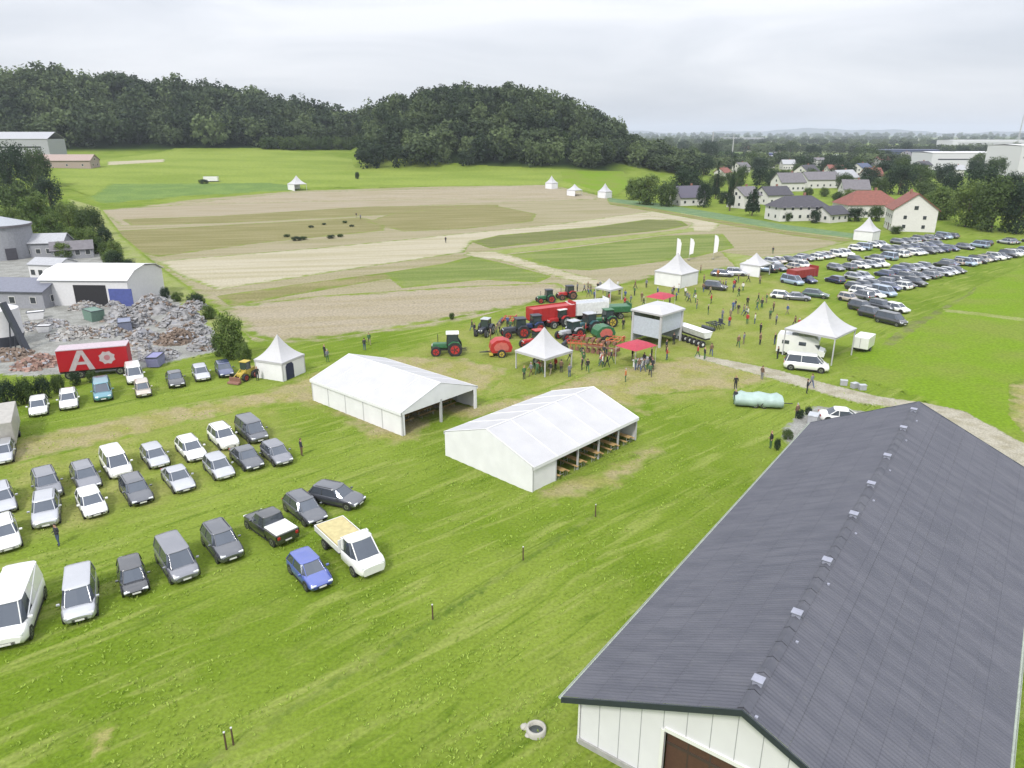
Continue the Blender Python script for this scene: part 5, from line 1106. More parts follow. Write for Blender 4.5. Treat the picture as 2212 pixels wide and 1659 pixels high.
# ---- the yard on the left
CONG = mat('concrete_grey', A((196, 198, 206), .45), .8, var=.1); CONW = mat('hall_white', A((246, 246, 248), .62), .6, var=.05)
def yard():
    p = at(14, 556); t = empty('tank_building', (p.x, p.y, 0), 0, 'round pale grey tank with a darker conical roof at the left edge of the yard', 'tank'); sx, sz = pxm(p, 548); r = 6.3; h = 7.4
    MB().tube((0, 0, 0), (0, 0, h), r, CONG, n=32, smooth=False).build('wall', t); MB().tube((0, 0, h), (0, 0, h+.5), r+.35, TILEG, n=32, smooth=False).tube((0, 0, h+.5), (0, 0, h+2.2), r+.1, mat('roof_pale', A((214, 220, 228), .45), .6), .5, n=32, smooth=False).build('roof', t)
    MB().box((r*.72, -r*.72, 1.5), (.3, 2.2, 2.6), TILED, R(-45)).build('door', t)
    house(at(108, 552), 80, 9, 6, 3.4, 5.2, PALER, 'low pale building with light roof right of the grey tank', CONG, name='shed', cat='shed', chimney=False, over=.3)
    house(at(160, 556), 62, 8.5, 6, 2.2, 3.8, TILEG, 'grey roofed shed behind the white hall', CONG, name='shed', cat='shed', chimney=False, over=.3)
    house(at(120, 600), 100, 7, 5, 3.0, 4.0, PALER, 'small flat white annex at the left end of the white hall', CONW, name='shed', cat='shed', chimney=False, over=.2)
    # white hall with black opening
    p = at(190, 662); t = empty('storage_hall', (p.x, p.y, 0), rz(92), 'white hall with curved pale roof and a black doorway behind the rubble', 'hall'); L, Wd, he = 15, 12, 4.4
    b = MB(); pr_ = [(-Wd/2, 0), (Wd/2, 0), (Wd/2, he), (Wd*.3, he+1.2), (0, he+1.7), (-Wd*.3, he+1.2), (-Wd/2, he)]; pr_ = [(y+Wd/2, z) for y, z in pr_]
    b.prism(pr_, -L/2, L/2, CONW); b.v = [Vector((v.y, v.x, v.z)) for v in b.v]; b.build('wall', t)
    r_ = MB(); top = [(-.3, he-.05), (Wd*.2, he+1.25), (Wd/2, he+1.76), (Wd*.8, he+1.25), (Wd+.3, he-.05)]
    for k in range(4): (y0, z0), (y1, z1) = top[k], top[k+1]; polyplate(r_, [(-L/2-.3, y0, z0+.1), (L/2+.3, y0, z0+.1), (L/2+.3, y1, z1+.1), (-L/2-.3, y1, z1+.1)], -.08, CONW)
    r_.build('roof', t)
    MB().box((.9, -.03, 1.9), (5.6, .08, 3.6), BLK).build('doorway', t); MB().box((6.1, -.05, 1.6), (4.0, .1, 3.0), mat('tarpaulin_blue', (.06, .08, .25, 1), .6, scale=2, bump=.3)).build('blue_curtain', t)
    house(at(45, 655), 95, 15, 8, 3.0, 4.4, mat('sheet_grey', A((150, 154, 172), .45), .5), 'low shed with wide blue grey roof in front of the round tank', CONG, name='shed', cat='shed', chimney=False, over=.4)
    # white silo with a dark base and a dark conveyor beam
    p = at(16, 745); t = empty('silo', (p.x, p.y, 0), 0, 'white cylindrical silo with dark base at the left edge of the yard', 'silo'); MB().tube((0, 0, 1.6), (0, 0, 5.2), 2.3, CONW, n=28).tube((0, 0, 5.2), (0, 0, 5.9), 2.3, CONW, .6, n=28).build('tank', t); MB().tube((0, 0, .0), (0, 0, 1.6), 1.9, RDK, 2.35, n=28).build('base', t)
    p = at(62, 758); t = empty('conveyor', (p.x, p.y, 0), rz(280), 'dark steel conveyor leaning up beside the white silo', 'conveyor'); MB().box((1.2, 0, 3.0), (.5, .8, 7.6), RDK, Matrix.Rotation(R(18), 4, 'Y')).build('beam', t)
    for s in (-1, 1): MB().tube((2.4, s*.4, 0), (1.6, s*.4, 4.0), .09, RDK, n=6).build('leg', t)
yard()
# red trailer with white marks
def red_trailer():
    a, b_ = at(132, 822), at(283, 808); d = b_-a; L = d.length; az = math.degrees(math.atan2(d.x, d.y)); red = mat('curtain_red', A((214, 22, 42), .5), .45, var=.05); wh = mat('mark_white', A((240, 226, 230), .45), .5)
    t = empty('curtain_side_trailer', (a.x, a.y, 0), rz(az), 'long red box trailer with white A and round white mark', 'trailer')
    b = MB(); b.box((L/2, 1.25, 2.3), (L, 2.5, 2.6), red, bev=.05); b.build('curtain', t)
    MB().box((L/2, 1.25, 3.64), (L+.06, 2.55, .09), mat('trailer_roof', A((245, 225, 235), .45), .5)).build('roof', t); MB().box((L/2, 1.25, .85), (L, 2.0, .25), TRIM).build('chassis', t)
    y = -.012; q = MB(); x0 = L*.16; s = 1.0
    q.add([(x0-.2, y, 1.05), (x0+.45, y, 1.05), (x0+1.65, y, 3.5), (x0+1.05, y, 3.5)], [(0, 1, 2, 3)], wh); q.add([(x0+1.05, y, 3.5), (x0+1.65, y, 3.5), (x0+2.65, y, 1.05), (x0+2.0, y, 1.05)], [(0, 1, 2, 3)], wh) if False else q.add([(x0+1.35, y-.004, 3.2), (x0+1.65, y-.004, 3.5), (x0+2.65, y-.004, 1.05), (x0+2.0, y-.004, 1.05)], [(0, 1, 2, 3)], wh)
    q.add([(x0+.7, y-.006, 1.75), (x0+2.1, y-.006, 1.75), (x0+2.0, y-.006, 2.1), (x0+.9, y-.006, 2.1)], [(0, 1, 2, 3)], wh); q.build('letter_mark', t)
    c = MB(); cx, cz = L*.70, 2.35; c.add([(cx+.95*math.cos(k*.393)*(1 if k % 2 else .82), y, cz+.85*math.sin(k*.393)*(1 if k % 2 else .82)) for k in range(16)], [tuple(range(16))], wh)
    c.add([(cx+.35*math.cos(k*.785), y-.006, cz+.35*math.sin(k*.785)) for k in range(8)], [tuple(range(8))], mat('mark_pink', A((228, 150, 160), .45), .5)); c.build('round_mark', t)
    for x in (L*.12, L*.2, L*.28, L*.85):
        for s in (.3, 2.2): wheel(t, x, s, .48, .3)
red_trailer()
# rubble heaps
RUB = mat('rubble', A((194, 193, 194), .45), .9, var=.3, scale=1.2, bump=.5); RUB2 = mat('rubble_brown', A((168, 148, 132), .42), .9, var=.3, scale=1.2, bump=.5)
RUBP = mat('rubble_pale', A((208, 206, 202), .45), .9, var=.25, scale=1.2, bump=.5)
RUBR = mat('rubble_rosy', A((196, 160, 146), .45), .9, var=.25, scale=1.2, bump=.5)
def heap(px, py, wpx, h, m, label, n=260, seed=1):
    h *= .8; r = random.Random(seed); p = at(px, py); sx, sz = pxm(p, py); rad = wpx/sx/2; b = MB(); rg = []
    for i in range(7):
        f = i/6; q = 1-f; rg.append([(rad*q*math.cos(a)*r.uniform(.85, 1.15)+.01, rad*1.1*q*math.sin(a)*r.uniform(.85, 1.15), h*(1-q**1.6)*r.uniform(.85, 1.1)-(.1 if i == 0 else 0)) for a in [2*math.pi*k/18 for k in range(18)]])
    b.loft(rg, m, smooth=False)
    for k in range(n):
        a = r.uniform(0, 6.28); q = math.sqrt(r.random())*1.12; z = h*(1-min(1, q)**1.6); s = r.uniform(.12, .5)
        M = Matrix.Rotation(r.uniform(0, 3), 4, 'X') @ Matrix.Rotation(r.uniform(0, 3), 4, 'Z'); b.box((rad*q*math.cos(a), rad*1.1*q*math.sin(a), z+s*.2), (s*1.6, s, s*.5), m if r.random() < .7 else (CONG if r.random() < .5 else RUB2), M)
    o = b.build('rubble_heap'); o.location = (p.x, p.y, 0); tag(o, label, 'rubble', kind='stuff')
for a in [(265, 690, 70, 2.6, RUB, 'grey rubble heap in front of the black doorway'), (330, 672, 90, 3.4, RUB, 'tall grey rubble heap right of the blue curtain'), (395, 700, 90, 3.2, RUB, 'grey brown rubble heap near the field corner'), (382, 738, 75, 2.2, RUB2, 'brown earth heap at the front of the rubble'), (305, 738, 80, 2.2, RUB, 'grey rubble heap behind the red box trailer'), (440, 752, 55, 1.8, RUB, 'low rubble heap beside the tall leafy bush'), (345, 772, 70, 1.2, RUB, 'flat rubble strip at the yard edge behind the parked cars'), (255, 660, 40, 1.8, RUB, 'small rubble heap under the blue curtain'), (420, 668, 50, 1.8, RUB, 'small rubble heap at the field side'), (110, 705, 60, 1.0, RUB, 'low heap of pale debris in the middle of the yard'), (185, 665, 60, 1.1, RUBP, 'flat pale debris heap in front of the hall'), (160, 725, 90, 1.3, RUBP, 'long pale debris heap behind the red box trailer'), (240, 722, 70, 1.6, RUBP, 'pale debris heap left of the brown one'), (20, 772, 80, 1.2, RUB2, 'brown debris heap at the left edge, behind the dark bushes'), (85, 788, 90, 1.3, RUBR, 'long rosy brown heap left of the red box trailer'), (60, 712, 50, 1.2, RUBP, 'pale debris heap at the foot of the conveyor'), (300, 702, 60, 2.4, RUB, 'grey rubble heap in the centre of the others'), (420, 722, 60, 2.4, RUB, 'grey rubble heap between the brown one and the leafy bush'), (310, 765, 50, 1.4, RUBP, 'pale rubble just right of the red box trailer')]:
    heap(*a, seed=a[0])
r = random.Random(5)
for k, (px, py, w_, c, l) in enumerate([(80, 690, 2.4, CONW, 'white sack shaped container left in the yard beside the dark conveyor'), (98, 718, 2.0, CONW, 'white crate in front of the other white container in the yard'), (300, 632, 5.0, mat('container_slate', (.10, .14, .17, 1), .6), 'slate coloured container right of the blue curtain'), (205, 692, 3.5, mat('container_green', (.12, .2, .16, 1), .6), 'grey green skip in the open yard'), (272, 716, 3.2, mat('container_blue_grey', (.18, .2, .28, 1), .6), 'blue grey skip among the rubble'), (338, 790, 2.6, mat('container_lilac', (.2, .2, .36, 1), .6), 'small lilac blue skip at the hedge end')]):
    p = at(px, py); t = empty('skip_container', (p.x, p.y, 0), rz(60+k*23), l, 'container'); b = MB(); hh = min(1.8, w_*.55)
    b.prism([(-w_/2+.3, .12), (w_/2-.3, .12), (w_/2, hh), (-w_/2, hh)], -w_*.28, w_*.28, c); b.build('body', t); rm = MB()
    for s in (-1, 1): rm.box((0, s*w_*.28, hh), (w_, .1, .1), RDK); rm.box((s*w_/2, 0, hh), (.1, w_*.56, .1), RDK)
    rm.build('rim', t); MB().box((0, 0, hh-.12), (w_*.92, w_*.5, .1), RUB2).build('load', t)
# ---- far left building and trailer on the meadow
hall(at(15, 345), 80, 60, 26, 12, 'pale industrial roof behind the trees at the left edge', rise=4); 
house(at(140, 362), 85, 34, 12, 4, 7, mat('roof_rose', A((214, 190, 180), .45), .8), 'low rose coloured farm building on the left before the wood', mat('wall_rose', A((216, 196, 184), .45), .8), name='farm_building', cat='building', chimney=False)
box_trailer(at(457, 394), 85, 'pale trailer parked beside a dark bush on the hill meadow', L=7, h=2.2, wd=2.6)
# ---- houses
HG = 'houses at the edge of the town'
house(at(1718, 474), 78, 18, 9.5, 4.8, 8.0, TILED, 'white house with dark grey hip roof, nearest house left of the red roof', hip=True, storeys=2, group=HG, nwin=6)
house(at(1792, 478), 60, 9, 7, 2.8, 5, TILED, 'low white annex with dark roof in front of the red roofed house', hip=False, group=HG, nwin=3, chimney=False)
house(at(1868, 466), 88, 19, 12, 4.6, 8.8, TILER, 'wide house with red tiled hip roof', hip=True, storeys=1, group=HG, nwin=7)
house(at(1962, 496), 16, 11, 12, 6.5, 11, TILER, 'white gabled house with a red roof beside the trees, facing the car park', storeys=3, group=HG, nwin=4)
house(at(1484, 442), 70, 12, 9, 3.5, 7.5, mat('tiles_slate', A((120, 116, 134), .45), .8), 'cottage with slate grey roof between olive trees', group=HG, nwin=3)
house(at(1605, 448), 60, 9, 9, 5, 8, TILEG, 'narrow white house half hidden between the two conifers', group=HG, storeys=2, nwin=3)
house(at(1668, 440), 70, 12, 9, 4, 7, TILED, 'small white house with dark roof left of the hip roofed house', group=HG, nwin=3)
r = random.Random(11)
TOWN = [(1700, 412, 24, 14, TILEG, 'grey'), (1765, 405, 34, 16, TILEG, 'light grey'), (1818, 400, 26, 14, PALER, 'pale'), (1842, 425, 20, 13, TILEG, 'grey brown'), (1858, 380, 22, 14, BLUER, 'blue grey'), (1740, 388, 24, 13, TILED, 'dark'), (1800, 380, 18, 12, TILER, 'red'), (1560, 388, 14, 10, TILER, 'reddish'), (1600, 372, 18, 12, TILEG, 'grey'), (1880, 395, 18, 12, TILER, 'brick red'), (1655, 362, 20, 12, TILED, 'dark'), (1700, 366, 18, 12, PALER, 'pale'),
 (1930, 380, 16, 11, TILEG, 'grey'), (1578, 352, 18, 12, PALER, 'pale'), (1680, 345, 24, 12, TILEG, 'grey'), (1905, 358, 26, 14, TILER, 'red'), (1760, 358, 24, 14, TILEG, 'grey'), (1990, 372, 20, 12, TILED, 'dark'), (2060, 380, 18, 12, PALER, 'pale'), (1505, 322, 24, 12, PALER, 'pale'), (1560, 322, 30, 14, TILEG, 'grey'), (1612, 326, 26, 14, TILER, 'red'), (1955, 345, 24, 14, TILEG, 'grey')]
for k, (x, y, L, Wd, rm, cn) in enumerate(TOWN):
    house(at(x, y), r.uniform(50, 110), L*.56, Wd*.74, r.uniform(3.6, 5.4), r.uniform(7, 9), rm, f'town house with {cn} roof, {ORD[k]} in the town counted from the meadow outwards', storeys=2, group='houses of the town', nwin=5)
hall(at(1636, 352), 90, 26, 18, 9, 'dark blue hall with blue roof left of the long pale hall', BLUER, mat('wall_blue', (.05, .06, .16, 1), .6))
hall(at(1742, 352), 88, 88, 30, 7, 'long low pale hall in the middle of the town', PALER)
hall(at(1940, 338), 90, 90, 26, 8, 'long dark blue grey hall behind the trees', mat('roof_navy', A((80, 90, 130), .45), .6), BLUER)
hall(at(2078, 365), 88, 72, 30, 13, 'large white industrial hall near the right edge', CONW, CONW)
hall(at(2205, 378), 80, 36, 30, 20, 'tall white warehouse block cut off by the right edge', CONW, CONW)
hall(at(2120, 318), 90, 160, 60, 14, 'distant white factory roof on the plain', CONW, CONW)
hall(at(1600, 308), 85, 130, 60, 14, 'distant pale factory roof left of the plain', PALER, PALER)
for k, (px, b_, t_) in enumerate(((1536, 345, 285), (1581, 340, 290), (2196, 320, 248))):
    p = at(px, b_); sx, sz = pxm(p, b_); h = (b_-t_)/sz; t = empty('lattice_mast', p, 0, ['thin grey mast above the town, left one of the pair', 'thin grey mast above the town, right one of the pair', 'faint tall mast on the horizon at the right edge'][k], 'mast', 'masts on the plain'); b = MB(); w0 = h*.018
    for a in range(4): sx_, sy_ = ((1, 1), (-1, 1), (-1, -1), (1, -1))[a]; b.tube((sx_*w0, sy_*w0, 0), (sx_*w0*.3, sy_*w0*.3, h), .28, POLE, n=5)
    for i in range(10):
        z0, z1 = h*i/10, h*(i+1)/10; q0, q1 = w0*(1-.7*i/10), w0*(1-.7*(i+1)/10); b.tube((q0, q0, z0), (-q1, q1, z1), .15, POLE, n=4).tube((-q0, -q0, z0), (q1, -q1, z1), .15, POLE, n=4)
    b.build('tower', t)
for k, (px, py, L) in enumerate([(1700, 306, 400), (1850, 312, 500), (2040, 308, 500), (2180, 304, 700), (1560, 300, 600), (1940, 300, 900)]):
    c = at(px, py); a0 = R(95); dx, dy = math.cos(-R(5)), math.sin(-R(5)); W_ = L*.32
    sheet('field', None, [PALE, MEAD, LIGHTG][k % 3], 20, .6, 10, world=[(c.x-L/2, c.y-W_), (c.x+L/2, c.y-W_*.7), (c.x+L*.46, c.y+W_), (c.x-L*.5, c.y+W_*.8)])
# low blue hills on the horizon
b = MB(); n = 120; vs = []
for i in range(n+1):
    a = R(2+46*i/n); q = 11800; h = 62+26*math.sin(i*.13+1)+12*math.sin(i*.41)+5*math.sin(i*1.3); h *= min(1, i/12)
    vs += [((q-900)*math.sin(a), (q-900)*math.cos(a), 0), (q*math.sin(a), q*math.cos(a), h), ((q+900)*math.sin(a), (q+900)*math.cos(a), 0)]
b.add(vs, [(3*i+j, 3*i+j+1, 3*i+j+4, 3*i+j+3) for i in range(n) for j in (0, 1)], mat('hill_wood', (.03, .045, .035, 1), .9, scale=.003), smooth=True); tag(b.build('hills'), kind='structure')
# ---- near odds and ends
STN = mat('stone_pale', (.35, .34, .3, 1), .85, bump=.4)
t = empty('water_trough', at(1158, 1582), 0, 'round pale concrete ring lying in the grass near the barn corner', 'concrete ring'); b = MB(); n = 20
b.loft([[(r_*math.cos(2*math.pi*k/n), r_*math.sin(2*math.pi*k/n), z) for k in range(n)] for r_, z in ((.5, -.05), (.5, .32), (.38, .34), (.36, .05))], STN, caps=False); b.build('ring', t); MB().tube((0, 0, .0), (0, 0, .1), .37, mat('water_dark', (.04, .05, .05, 1), .1), n=20).build('water', t)
tag(t, cat='concrete ring'); t.name = 'concrete_ring'
for k, (px, py, s, l) in enumerate([(1133, 1572, .22, 'small pale stone left of the concrete ring'), (1140, 1590, .15, 'tiny pale stone close to the concrete ring')]):
    bm = bmesh.new(); bmesh.ops.create_icosphere(bm, subdivisions=2, radius=s)
    for v in bm.verts: v.co += Vector((random.uniform(-1, 1), random.uniform(-1, 1), random.uniform(-1, 1)))*s*.12; v.co.z *= .6
    me = bpy.data.meshes.new('stone'); bm.to_mesh(me); bm.free(); me.materials.append(STN); o = link(bpy.data.objects.new('stone', me)); o.location = at(px, py)+Vector((0, 0, s*.3)); tag(o, l, 'stone', 'stones beside the barn')
def post(p, label, h=1.1, m=None):
    b = MB(); b.tube((0, 0, -.1), (0, 0, h), .05, WOODD, .045, n=8).tube((0, 0, h), (0, 0, h+.05), .055, m or POLE, n=8); o = b.build('fence_post'); o.location = p; return tag(o, label, 'post', 'fence posts in the meadow')
for x, y, l in [(490, 1622, 'dark fence post at the bottom of the photo, left one of two close together'), (505, 1612, 'dark fence post at the bottom of the photo, right one of two close together'), (1130, 1212, 'thin fence post half way along the worn line'), (1286, 1118, 'fence post near the front corner of the right marquee'), (935, 1340, 'thin fence post in the open meadow between the trucks and the barn')]: post(at(x, y), l)
for k, (x, y, s) in enumerate([(1755, 915, 1), (1775, 908, .8), (1845, 838, .6), (1862, 842, .6), (1822, 832, .6)]):
    p = at(x, y); t = empty('stacked_crate', p, rz(30+k*20), ['white crate on the paving behind the barn, left', 'smaller white crate behind the barn beside the bigger one', 'pale block on the path verge, middle of three', 'pale block on the path verge, right of three', 'pale block on the path verge, left of three'][k], 'crate', 'pale crates around the path'); MB().box((0, 0, .5*s), (1.3*s, .9*s, 1.0*s), PALER, bev=.03).build('box', t); MB().box((0, 0, 1.02*s), (1.36*s, .96*s, .06), RSIL).build('lid', t)
park('saloon', 'white', atz(1822, 897), 105, 'white saloon on the paving behind the barn ridge')
for (x, b_, t_, wd, k, l) in [(1678, 972, 945, 22, 'dark', 'dark shrub at the left edge of the paving beside the barn'), (1700, 950, 925, 30, 'round', 'shrub on the paving edge behind the barn corner'), (1727, 905, 882, 26, 'dark', 'dark shrub in front of the paving'), (1745, 898, 876, 20, 'dark', 'dark little shrub right of the other by the paving')]: treepx(x, b_, t_, wd, k, l, 'bush', 'bush')
# clods and low plants in the trial field
for k, (x, y, s) in enumerate([(640, 520, 2.2), (655, 518, 1.8), (715, 515, 1.9), (735, 512, 1.6), (672, 492, 1.4), (745, 482, 1.5), (700, 486, 1.2), (620, 512, 1.5), (760, 490, 1.3)]):
    p = at(x, y); tree(p, s*.6, s*1.6, 'round' if k % 2 else 'dark', f'low weedy clump in the stubble strip, {ORD[k]} from the field middle', 'bush', 'bush', 'weedy clumps in the stubble', True)
# ---- people
PE = [(128, 1178, 'dark', 'jeans', 2, 'bending beside the off-roader with silver roof'), (652, 985, 'dark', 'brown', 0, 'standing at the right end of the double car row'),
 (702, 772, 'black', 'dark', 0, 'standing behind the left marquee, left one of a pair'), (708, 782, 'grey', 'green', 2, 'standing behind the left marquee, right one of a pair'), (788, 757, 'dark', 'jeans', 0, 'behind the back corner of the left marquee'), (798, 745, 'green', 'khaki', 1, 'at the field edge behind the left marquee'), (557, 822, 'black', 'dark', 0, 'beside the dark doorway of the closed pagoda'),
 (963, 525, 'dark', 'dark', 0, 'alone on the pale straw strip'), (770, 470, 'dark', 'khaki', 1, 'walking in the tilled field, left one of two'), (779, 474, 'grey', 'dark', 0, 'walking in the tilled field, right one of two'),
 (1132, 820, 'green', 'dark', 0, 'at the left leg of the open pagoda'), (1147, 812, 'grey', 'brown', 1, 'under the left side of the open pagoda'), (1212, 806, 'brown', 'dark', 2, 'under the right side of the open pagoda'), (1230, 815, 'grey', 'jeans', 0, 'at the right leg of the open pagoda'), (1200, 800, 'red', 'dark', 0, 'in the middle under the open pagoda'), (1158, 800, 'white', 'brown', 0, 'in a white shirt under the open pagoda'),
 (1257, 800, 'dark', 'dark', 0, 'left of a pair right of the open pagoda'), (1269, 804, 'black', 'green', 1, 'right of a pair right of the open pagoda'), (1301, 794, 'white', 'green', 0, 'in a white top between the open pagoda and the red canopy'), (1351, 826, 'orange', 'green', 0, 'in orange behind the right marquee'),
 (1372, 800, 'green', 'jeans', 2, 'in front of the red canopy'), (1391, 790, 'dark', 'dark', 0, 'at the right of the red canopy'), (1404, 814, 'green', 'dark', 1, 'walking away from the red canopy'), (1398, 800, 'grey', 'green', 0, 'between the red canopy and the walking one in green'),
 (1189, 650, 'dark', 'green', 0, 'left of the small dark red tractor'), (1247, 630, 'grey', 'dark', 0, 'behind the machines, left of three'), (1270, 628, 'khaki', 'dark', 1, 'behind the machines, middle of three'), (1296, 626, 'grey', 'khaki', 0, 'behind the machines, right of three'), (1284, 648, 'blue', 'dark', 0, 'just behind the white forage wagon'), (1318, 640, 'orange', 'khaki', 2, 'left of the tall stand roof'),
 (1346, 712, 'black', 'dark', 0, 'left foot of the tall stand'), (1366, 694, 'green', 'dark', 1, 'at the left wall of the tall stand'), (1354, 668, 'green', 'khaki', 0, 'behind the left corner of the tall stand'), (1446, 660, 'brown', 'dark', 0, 'behind the seed drill, leftmost'), (1488, 654, 'grey', 'dark', 1, 'behind the seed drill on the grass'), (1529, 680, 'black', 'green', 0, 'right of the white hopper'), (1505, 668, 'khaki', 'jeans', 0, 'above the white hopper'),
 (1588, 668, 'dark', 'grey', 0, 'left of the group in mid lawn'), (1614, 662, 'black', 'black', 0, 'in the group in mid lawn'), (1611, 684, 'grey', 'dark', 1, 'before the group in mid lawn'), (1663, 690, 'green', 'dark', 0, 'left of two near the largest pagoda'), (1676, 702, 'grey', 'dark', 2, 'right of two near the largest pagoda'), (1641, 745, 'brown', 'dark', 0, 'on the lawn left of the camper van, right one'), (1594, 750, 'brown', 'green', 1, 'on the lawn left of the camper van, left one'), (1606, 744, 'grey', 'khaki', 0, 'on the lawn left of the camper van, middle one'),
 (1679, 776, 'black', 'dark', 0, 'at the front of the camper van'), (1673, 745, 'dark', 'jeans', 0, 'left of the camper van near its roof line'), (1725, 712, 'red', 'dark', 0, 'in red behind the camper van'), (1716, 706, 'brown', 'dark', 1, 'in brown behind the camper van'), (1645, 820, 'brown', 'grey', 0, 'on the worn track behind the mint tarpaulin'), (1588, 842, 'black', 'dark', 0, 'at the left end of the mint tarpaulin, back one'), (1587, 873, 'dark', 'green', 0, 'at the left end of the mint tarpaulin, front one'),
 (1742, 850, 'black', 'dark', 0, 'on the gravel path in front of the pale blocks'), (1752, 838, 'grey', 'jeans', 1, 'on the gravel path beside the dark one'), (1664, 968, 'black', 'green', 0, 'on the grass at the barn roof corner'), (1720, 905, 'brown', 'dark', 0, 'on the paving behind the barn'),
 (1513, 590, 'brown', 'dark', 0, 'right of the back pagoda, first'), (1520, 612, 'khaki', 'dark', 0, 'in front of the back pagoda'), (1594, 612, 'dark', 'green', 0, 'left of three in front of the back cars'), (1616, 610, 'black', 'dark', 1, 'middle of three in front of the back cars'), (1641, 614, 'khaki', 'dark', 0, 'right of three in front of the back cars'), (1669, 548, 'dark', 'green', 0, 'beyond the back row at the soil patch'), (1550, 600, 'orange', 'brown', 0, 'in orange beside the black off-roader'), (1436, 612, 'dark', 'jeans', 0, 'left of the back pagoda'),
 (1396, 622, 'grey', 'dark', 0, 'on the grass behind the tall stand, right'), (1372, 624, 'brown', 'dark', 1, 'on the grass behind the tall stand, left'), (1334, 625, 'white', 'jeans', 0, 'in white behind the tall stand'), (1420, 640, 'blue', 'dark', 0, 'in blue right of the tall stand roof'), (1060, 735, 'khaki', 'brown', 0, 'in khaki behind the red baler'), (1025, 722, 'black', 'dark', 0, 'beside the small grey tractor'), (1230, 780, 'khaki', 'dark', 1, 'behind the open pagoda near the ploughs'), (1310, 765, 'brown', 'jeans', 0, 'right of the ploughs'), (1560, 690, 'grey', 'jeans', 0, 'right of the small dark harrow'), (1455, 745, 'black', 'dark', 0, 'at the left end of the packer wheels'), (1655, 655, 'green', 'khaki', 0, 'near the white hatchback standing alone'), (1700, 680, 'blue', 'khaki', 1, 'walking between the lone cars and the largest pagoda'), (1630, 700, 'white', 'jeans', 0, 'in white in the middle of the lawn'), (1575, 705, 'red', 'jeans', 0, 'in red on the lawn right of the seed drill'), (1480, 640, 'white', 'dark', 0, 'in white in front of the back pagoda door')]
cn = dict(dark='dark blue', black='black', pale='pale blue', jeans='denim blue')
hn = 0
for k, (x, y, tp, lg, ps, where) in enumerate(PE):
    where = where.replace('in orange ', '').replace('in white ', '').replace('in a white shirt ', '').replace('in a white top ', '').replace('in red ', '').replace('in brown ', '').replace('in blue ', '').replace('in khaki ', '')
    person(at(x, y), tp, lg, f'person, {cn.get(tp, tp)} top, {cn.get(lg, lg)} trousers, {where}', ps, k % 4, group='visitors of the show' if k > 1 else None, s=1.02)
CRO = [(1345, 652, 45, 22, 12, 'in the crowd behind the tall stand'), (1495, 645, 45, 14, 10, 'in the crowd before the back pagoda'), (1575, 632, 40, 14, 8, 'in the crowd right of the back pagoda'), (1300, 785, 45, 14, 9, 'in the crowd right of the open pagoda'), (1625, 690, 50, 45, 12, 'in the scattered crowd on the lawn'), (1385, 790, 28, 16, 7, 'in the crowd around the red canopy'), (1075, 715, 60, 14, 6, 'among the tractors'), (1262, 634, 60, 8, 8, 'in the crowd behind the wagons'), (1182, 806, 40, 8, 6, 'in the shade of the open pagoda'), (1290, 715, 45, 20, 9, 'between the wagons and the stand'), (1480, 770, 60, 14, 5, 'in front of the seed drill')]
r = random.Random(21)
for cx, cy, rx, ry, n, where in CRO:
    used = set()
    for k in range(n):
        while True:
            tp, lg = r.choice(['dark', 'black', 'grey', 'green', 'brown', 'khaki', 'white', 'red', 'blue', 'dark', 'black']), r.choice(['dark', 'jeans', 'khaki', 'green', 'black'])
            if (tp, lg) not in used: used.add((tp, lg)); break
        person(at(cx+r.uniform(-1, 1)*rx, cy+r.uniform(-1, 1)*ry), tp, lg, f'person, {cn.get(tp, tp)} top, {cn.get(lg, lg)} trousers, {where}', r.randrange(4), r.randrange(4), group='visitors of the show', s=1.02)
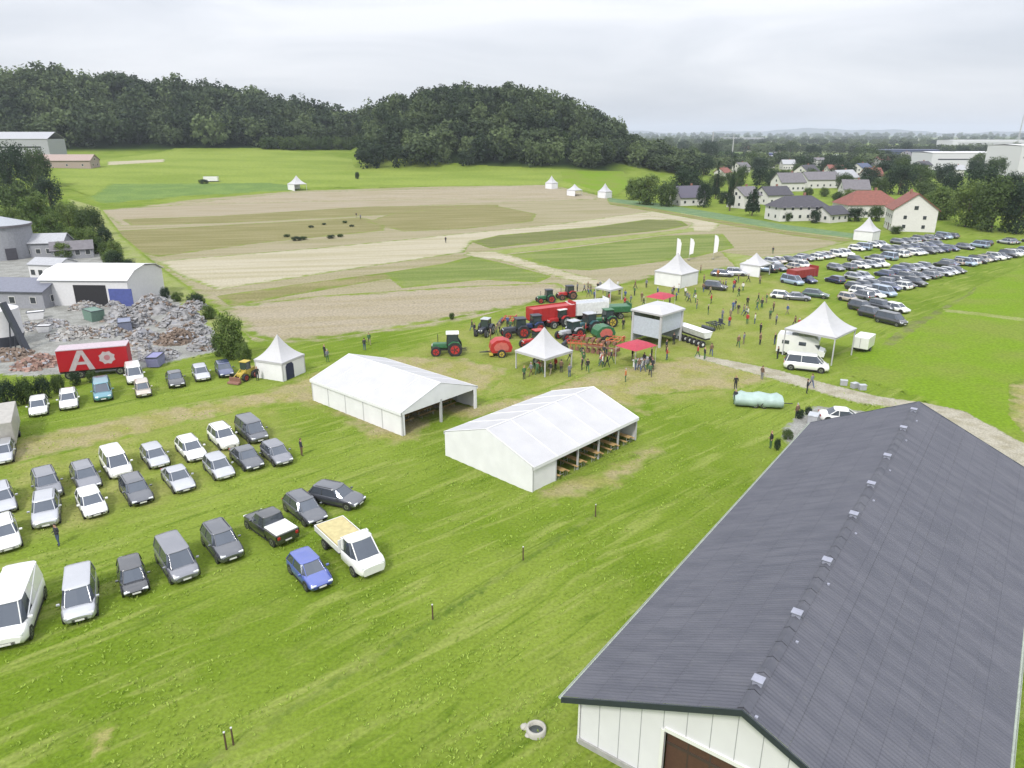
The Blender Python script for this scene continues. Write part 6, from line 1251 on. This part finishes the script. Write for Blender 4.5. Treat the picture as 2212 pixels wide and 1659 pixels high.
# ---- tufts of longer grass in the foreground
def tufts():
    q = np.random.default_rng(4); n = 26000
    u = q.uniform(0, 1, n); d = 17+u**1.5*75; a = np.radians(q.uniform(-42, 30, n)); x = d*np.sin(a); y = d*np.cos(a)
    wv = np.sin(x*.35+y*.28)+np.sin(x*.9-y*1.1+2)+q.normal(size=n)*.9; ok = wv > .3; x, y = x[ok], y[ok]; n = len(x)
    # keep clear of the marquees and the barn
    keep = np.ones(n, bool)
    for o_, azz, L, Wd in ((A1, 131.5, 15.2, 10.4), (T2, 43.5, 15, 10.7), (at_flat(1215, 1505, 3.), 37.1, 42.3, None)):
        aa = R(90-azz); lx = (x-o_[0])*math.cos(aa)+(y-o_[1])*math.sin(aa); ly = -(x-o_[0])*math.sin(aa)+(y-o_[1])*math.cos(aa)
        keep &= ~((lx > -.3) & (lx < L+.3) & (ly > -.3) & (ly < Wd+.3)) if Wd else ~((lx > 0) & (lx < L) & (ly < -.4) & (ly > -17))
    x, y = x[keep], y[keep]; n = len(x); hgt = q.uniform(.06, .2, n); yaw = q.uniform(0, 6.28, n); wd = q.uniform(.02, .05, n)
    Q = []
    for k in range(3):
        yy = yaw+k*1.05; dx, dy = np.cos(yy)*wd, np.sin(yy)*wd; lx, ly = q.normal(size=n)*.06, q.normal(size=n)*.06
        Q.append(np.stack([np.stack([x-dx*.3, y-dy*.3, 0*x], -1), np.stack([x+dx*.3, y+dy*.3, 0*x], -1), np.stack([x+dx+lx, y+dy+ly, hgt], -1), np.stack([x-dx+lx, y-dy+ly, hgt*.8], -1)], 1))
    m = leaf_mat('grass_tuft', A((138, 168, 60), .9), A((172, 192, 92), .9))
    o = link(bpy.data.objects.new('grass', quads_mesh('grass', np.concatenate(Q), np.tile(q.uniform(0, 1, n), 3), m))); tag(o, 'short tufts of longer grass on the mown meadow', 'grass', kind='stuff')
tufts()
# ---- the air
b = MB(); b.box((0, 5500, 79), (26000, 17000, 160), mat('haze_air', (1, 1, 1, 1))); hz = b.build('haze'); tag(hz, 'thin pale summer haze over the plain', 'haze', kind='stuff')
hm = bpy.data.materials.new('haze_volume'); hm.use_nodes = True; ht = hm.node_tree; ht.nodes.clear(); ho = N(ht, 'ShaderNodeOutputMaterial'); hv = N(ht, 'ShaderNodeVolumePrincipled')
hv.inputs['Color'].default_value = (.80, .88, .98, 1); hv.inputs['Density'].default_value = 1.1e-4; hv.inputs['Anisotropy'].default_value = 0; ht.links.new(hv.outputs[0], ho.inputs['Volume']); hz.data.materials.clear(); hz.data.materials.append(hm)
for o in list(COL.objects):
    if 'label' in o and not 4 <= len(o['label'].replace(',', ' ').split()) <= 16: print('LONG', len(o['label'].split()), o['label'])
_s = {}
for o in COL.objects:
    if 'label' in o: _s.setdefault(o['label'], []).append(o.name)
for k, v in _s.items():
    if len(v) > 1: print('DUP', k, v)
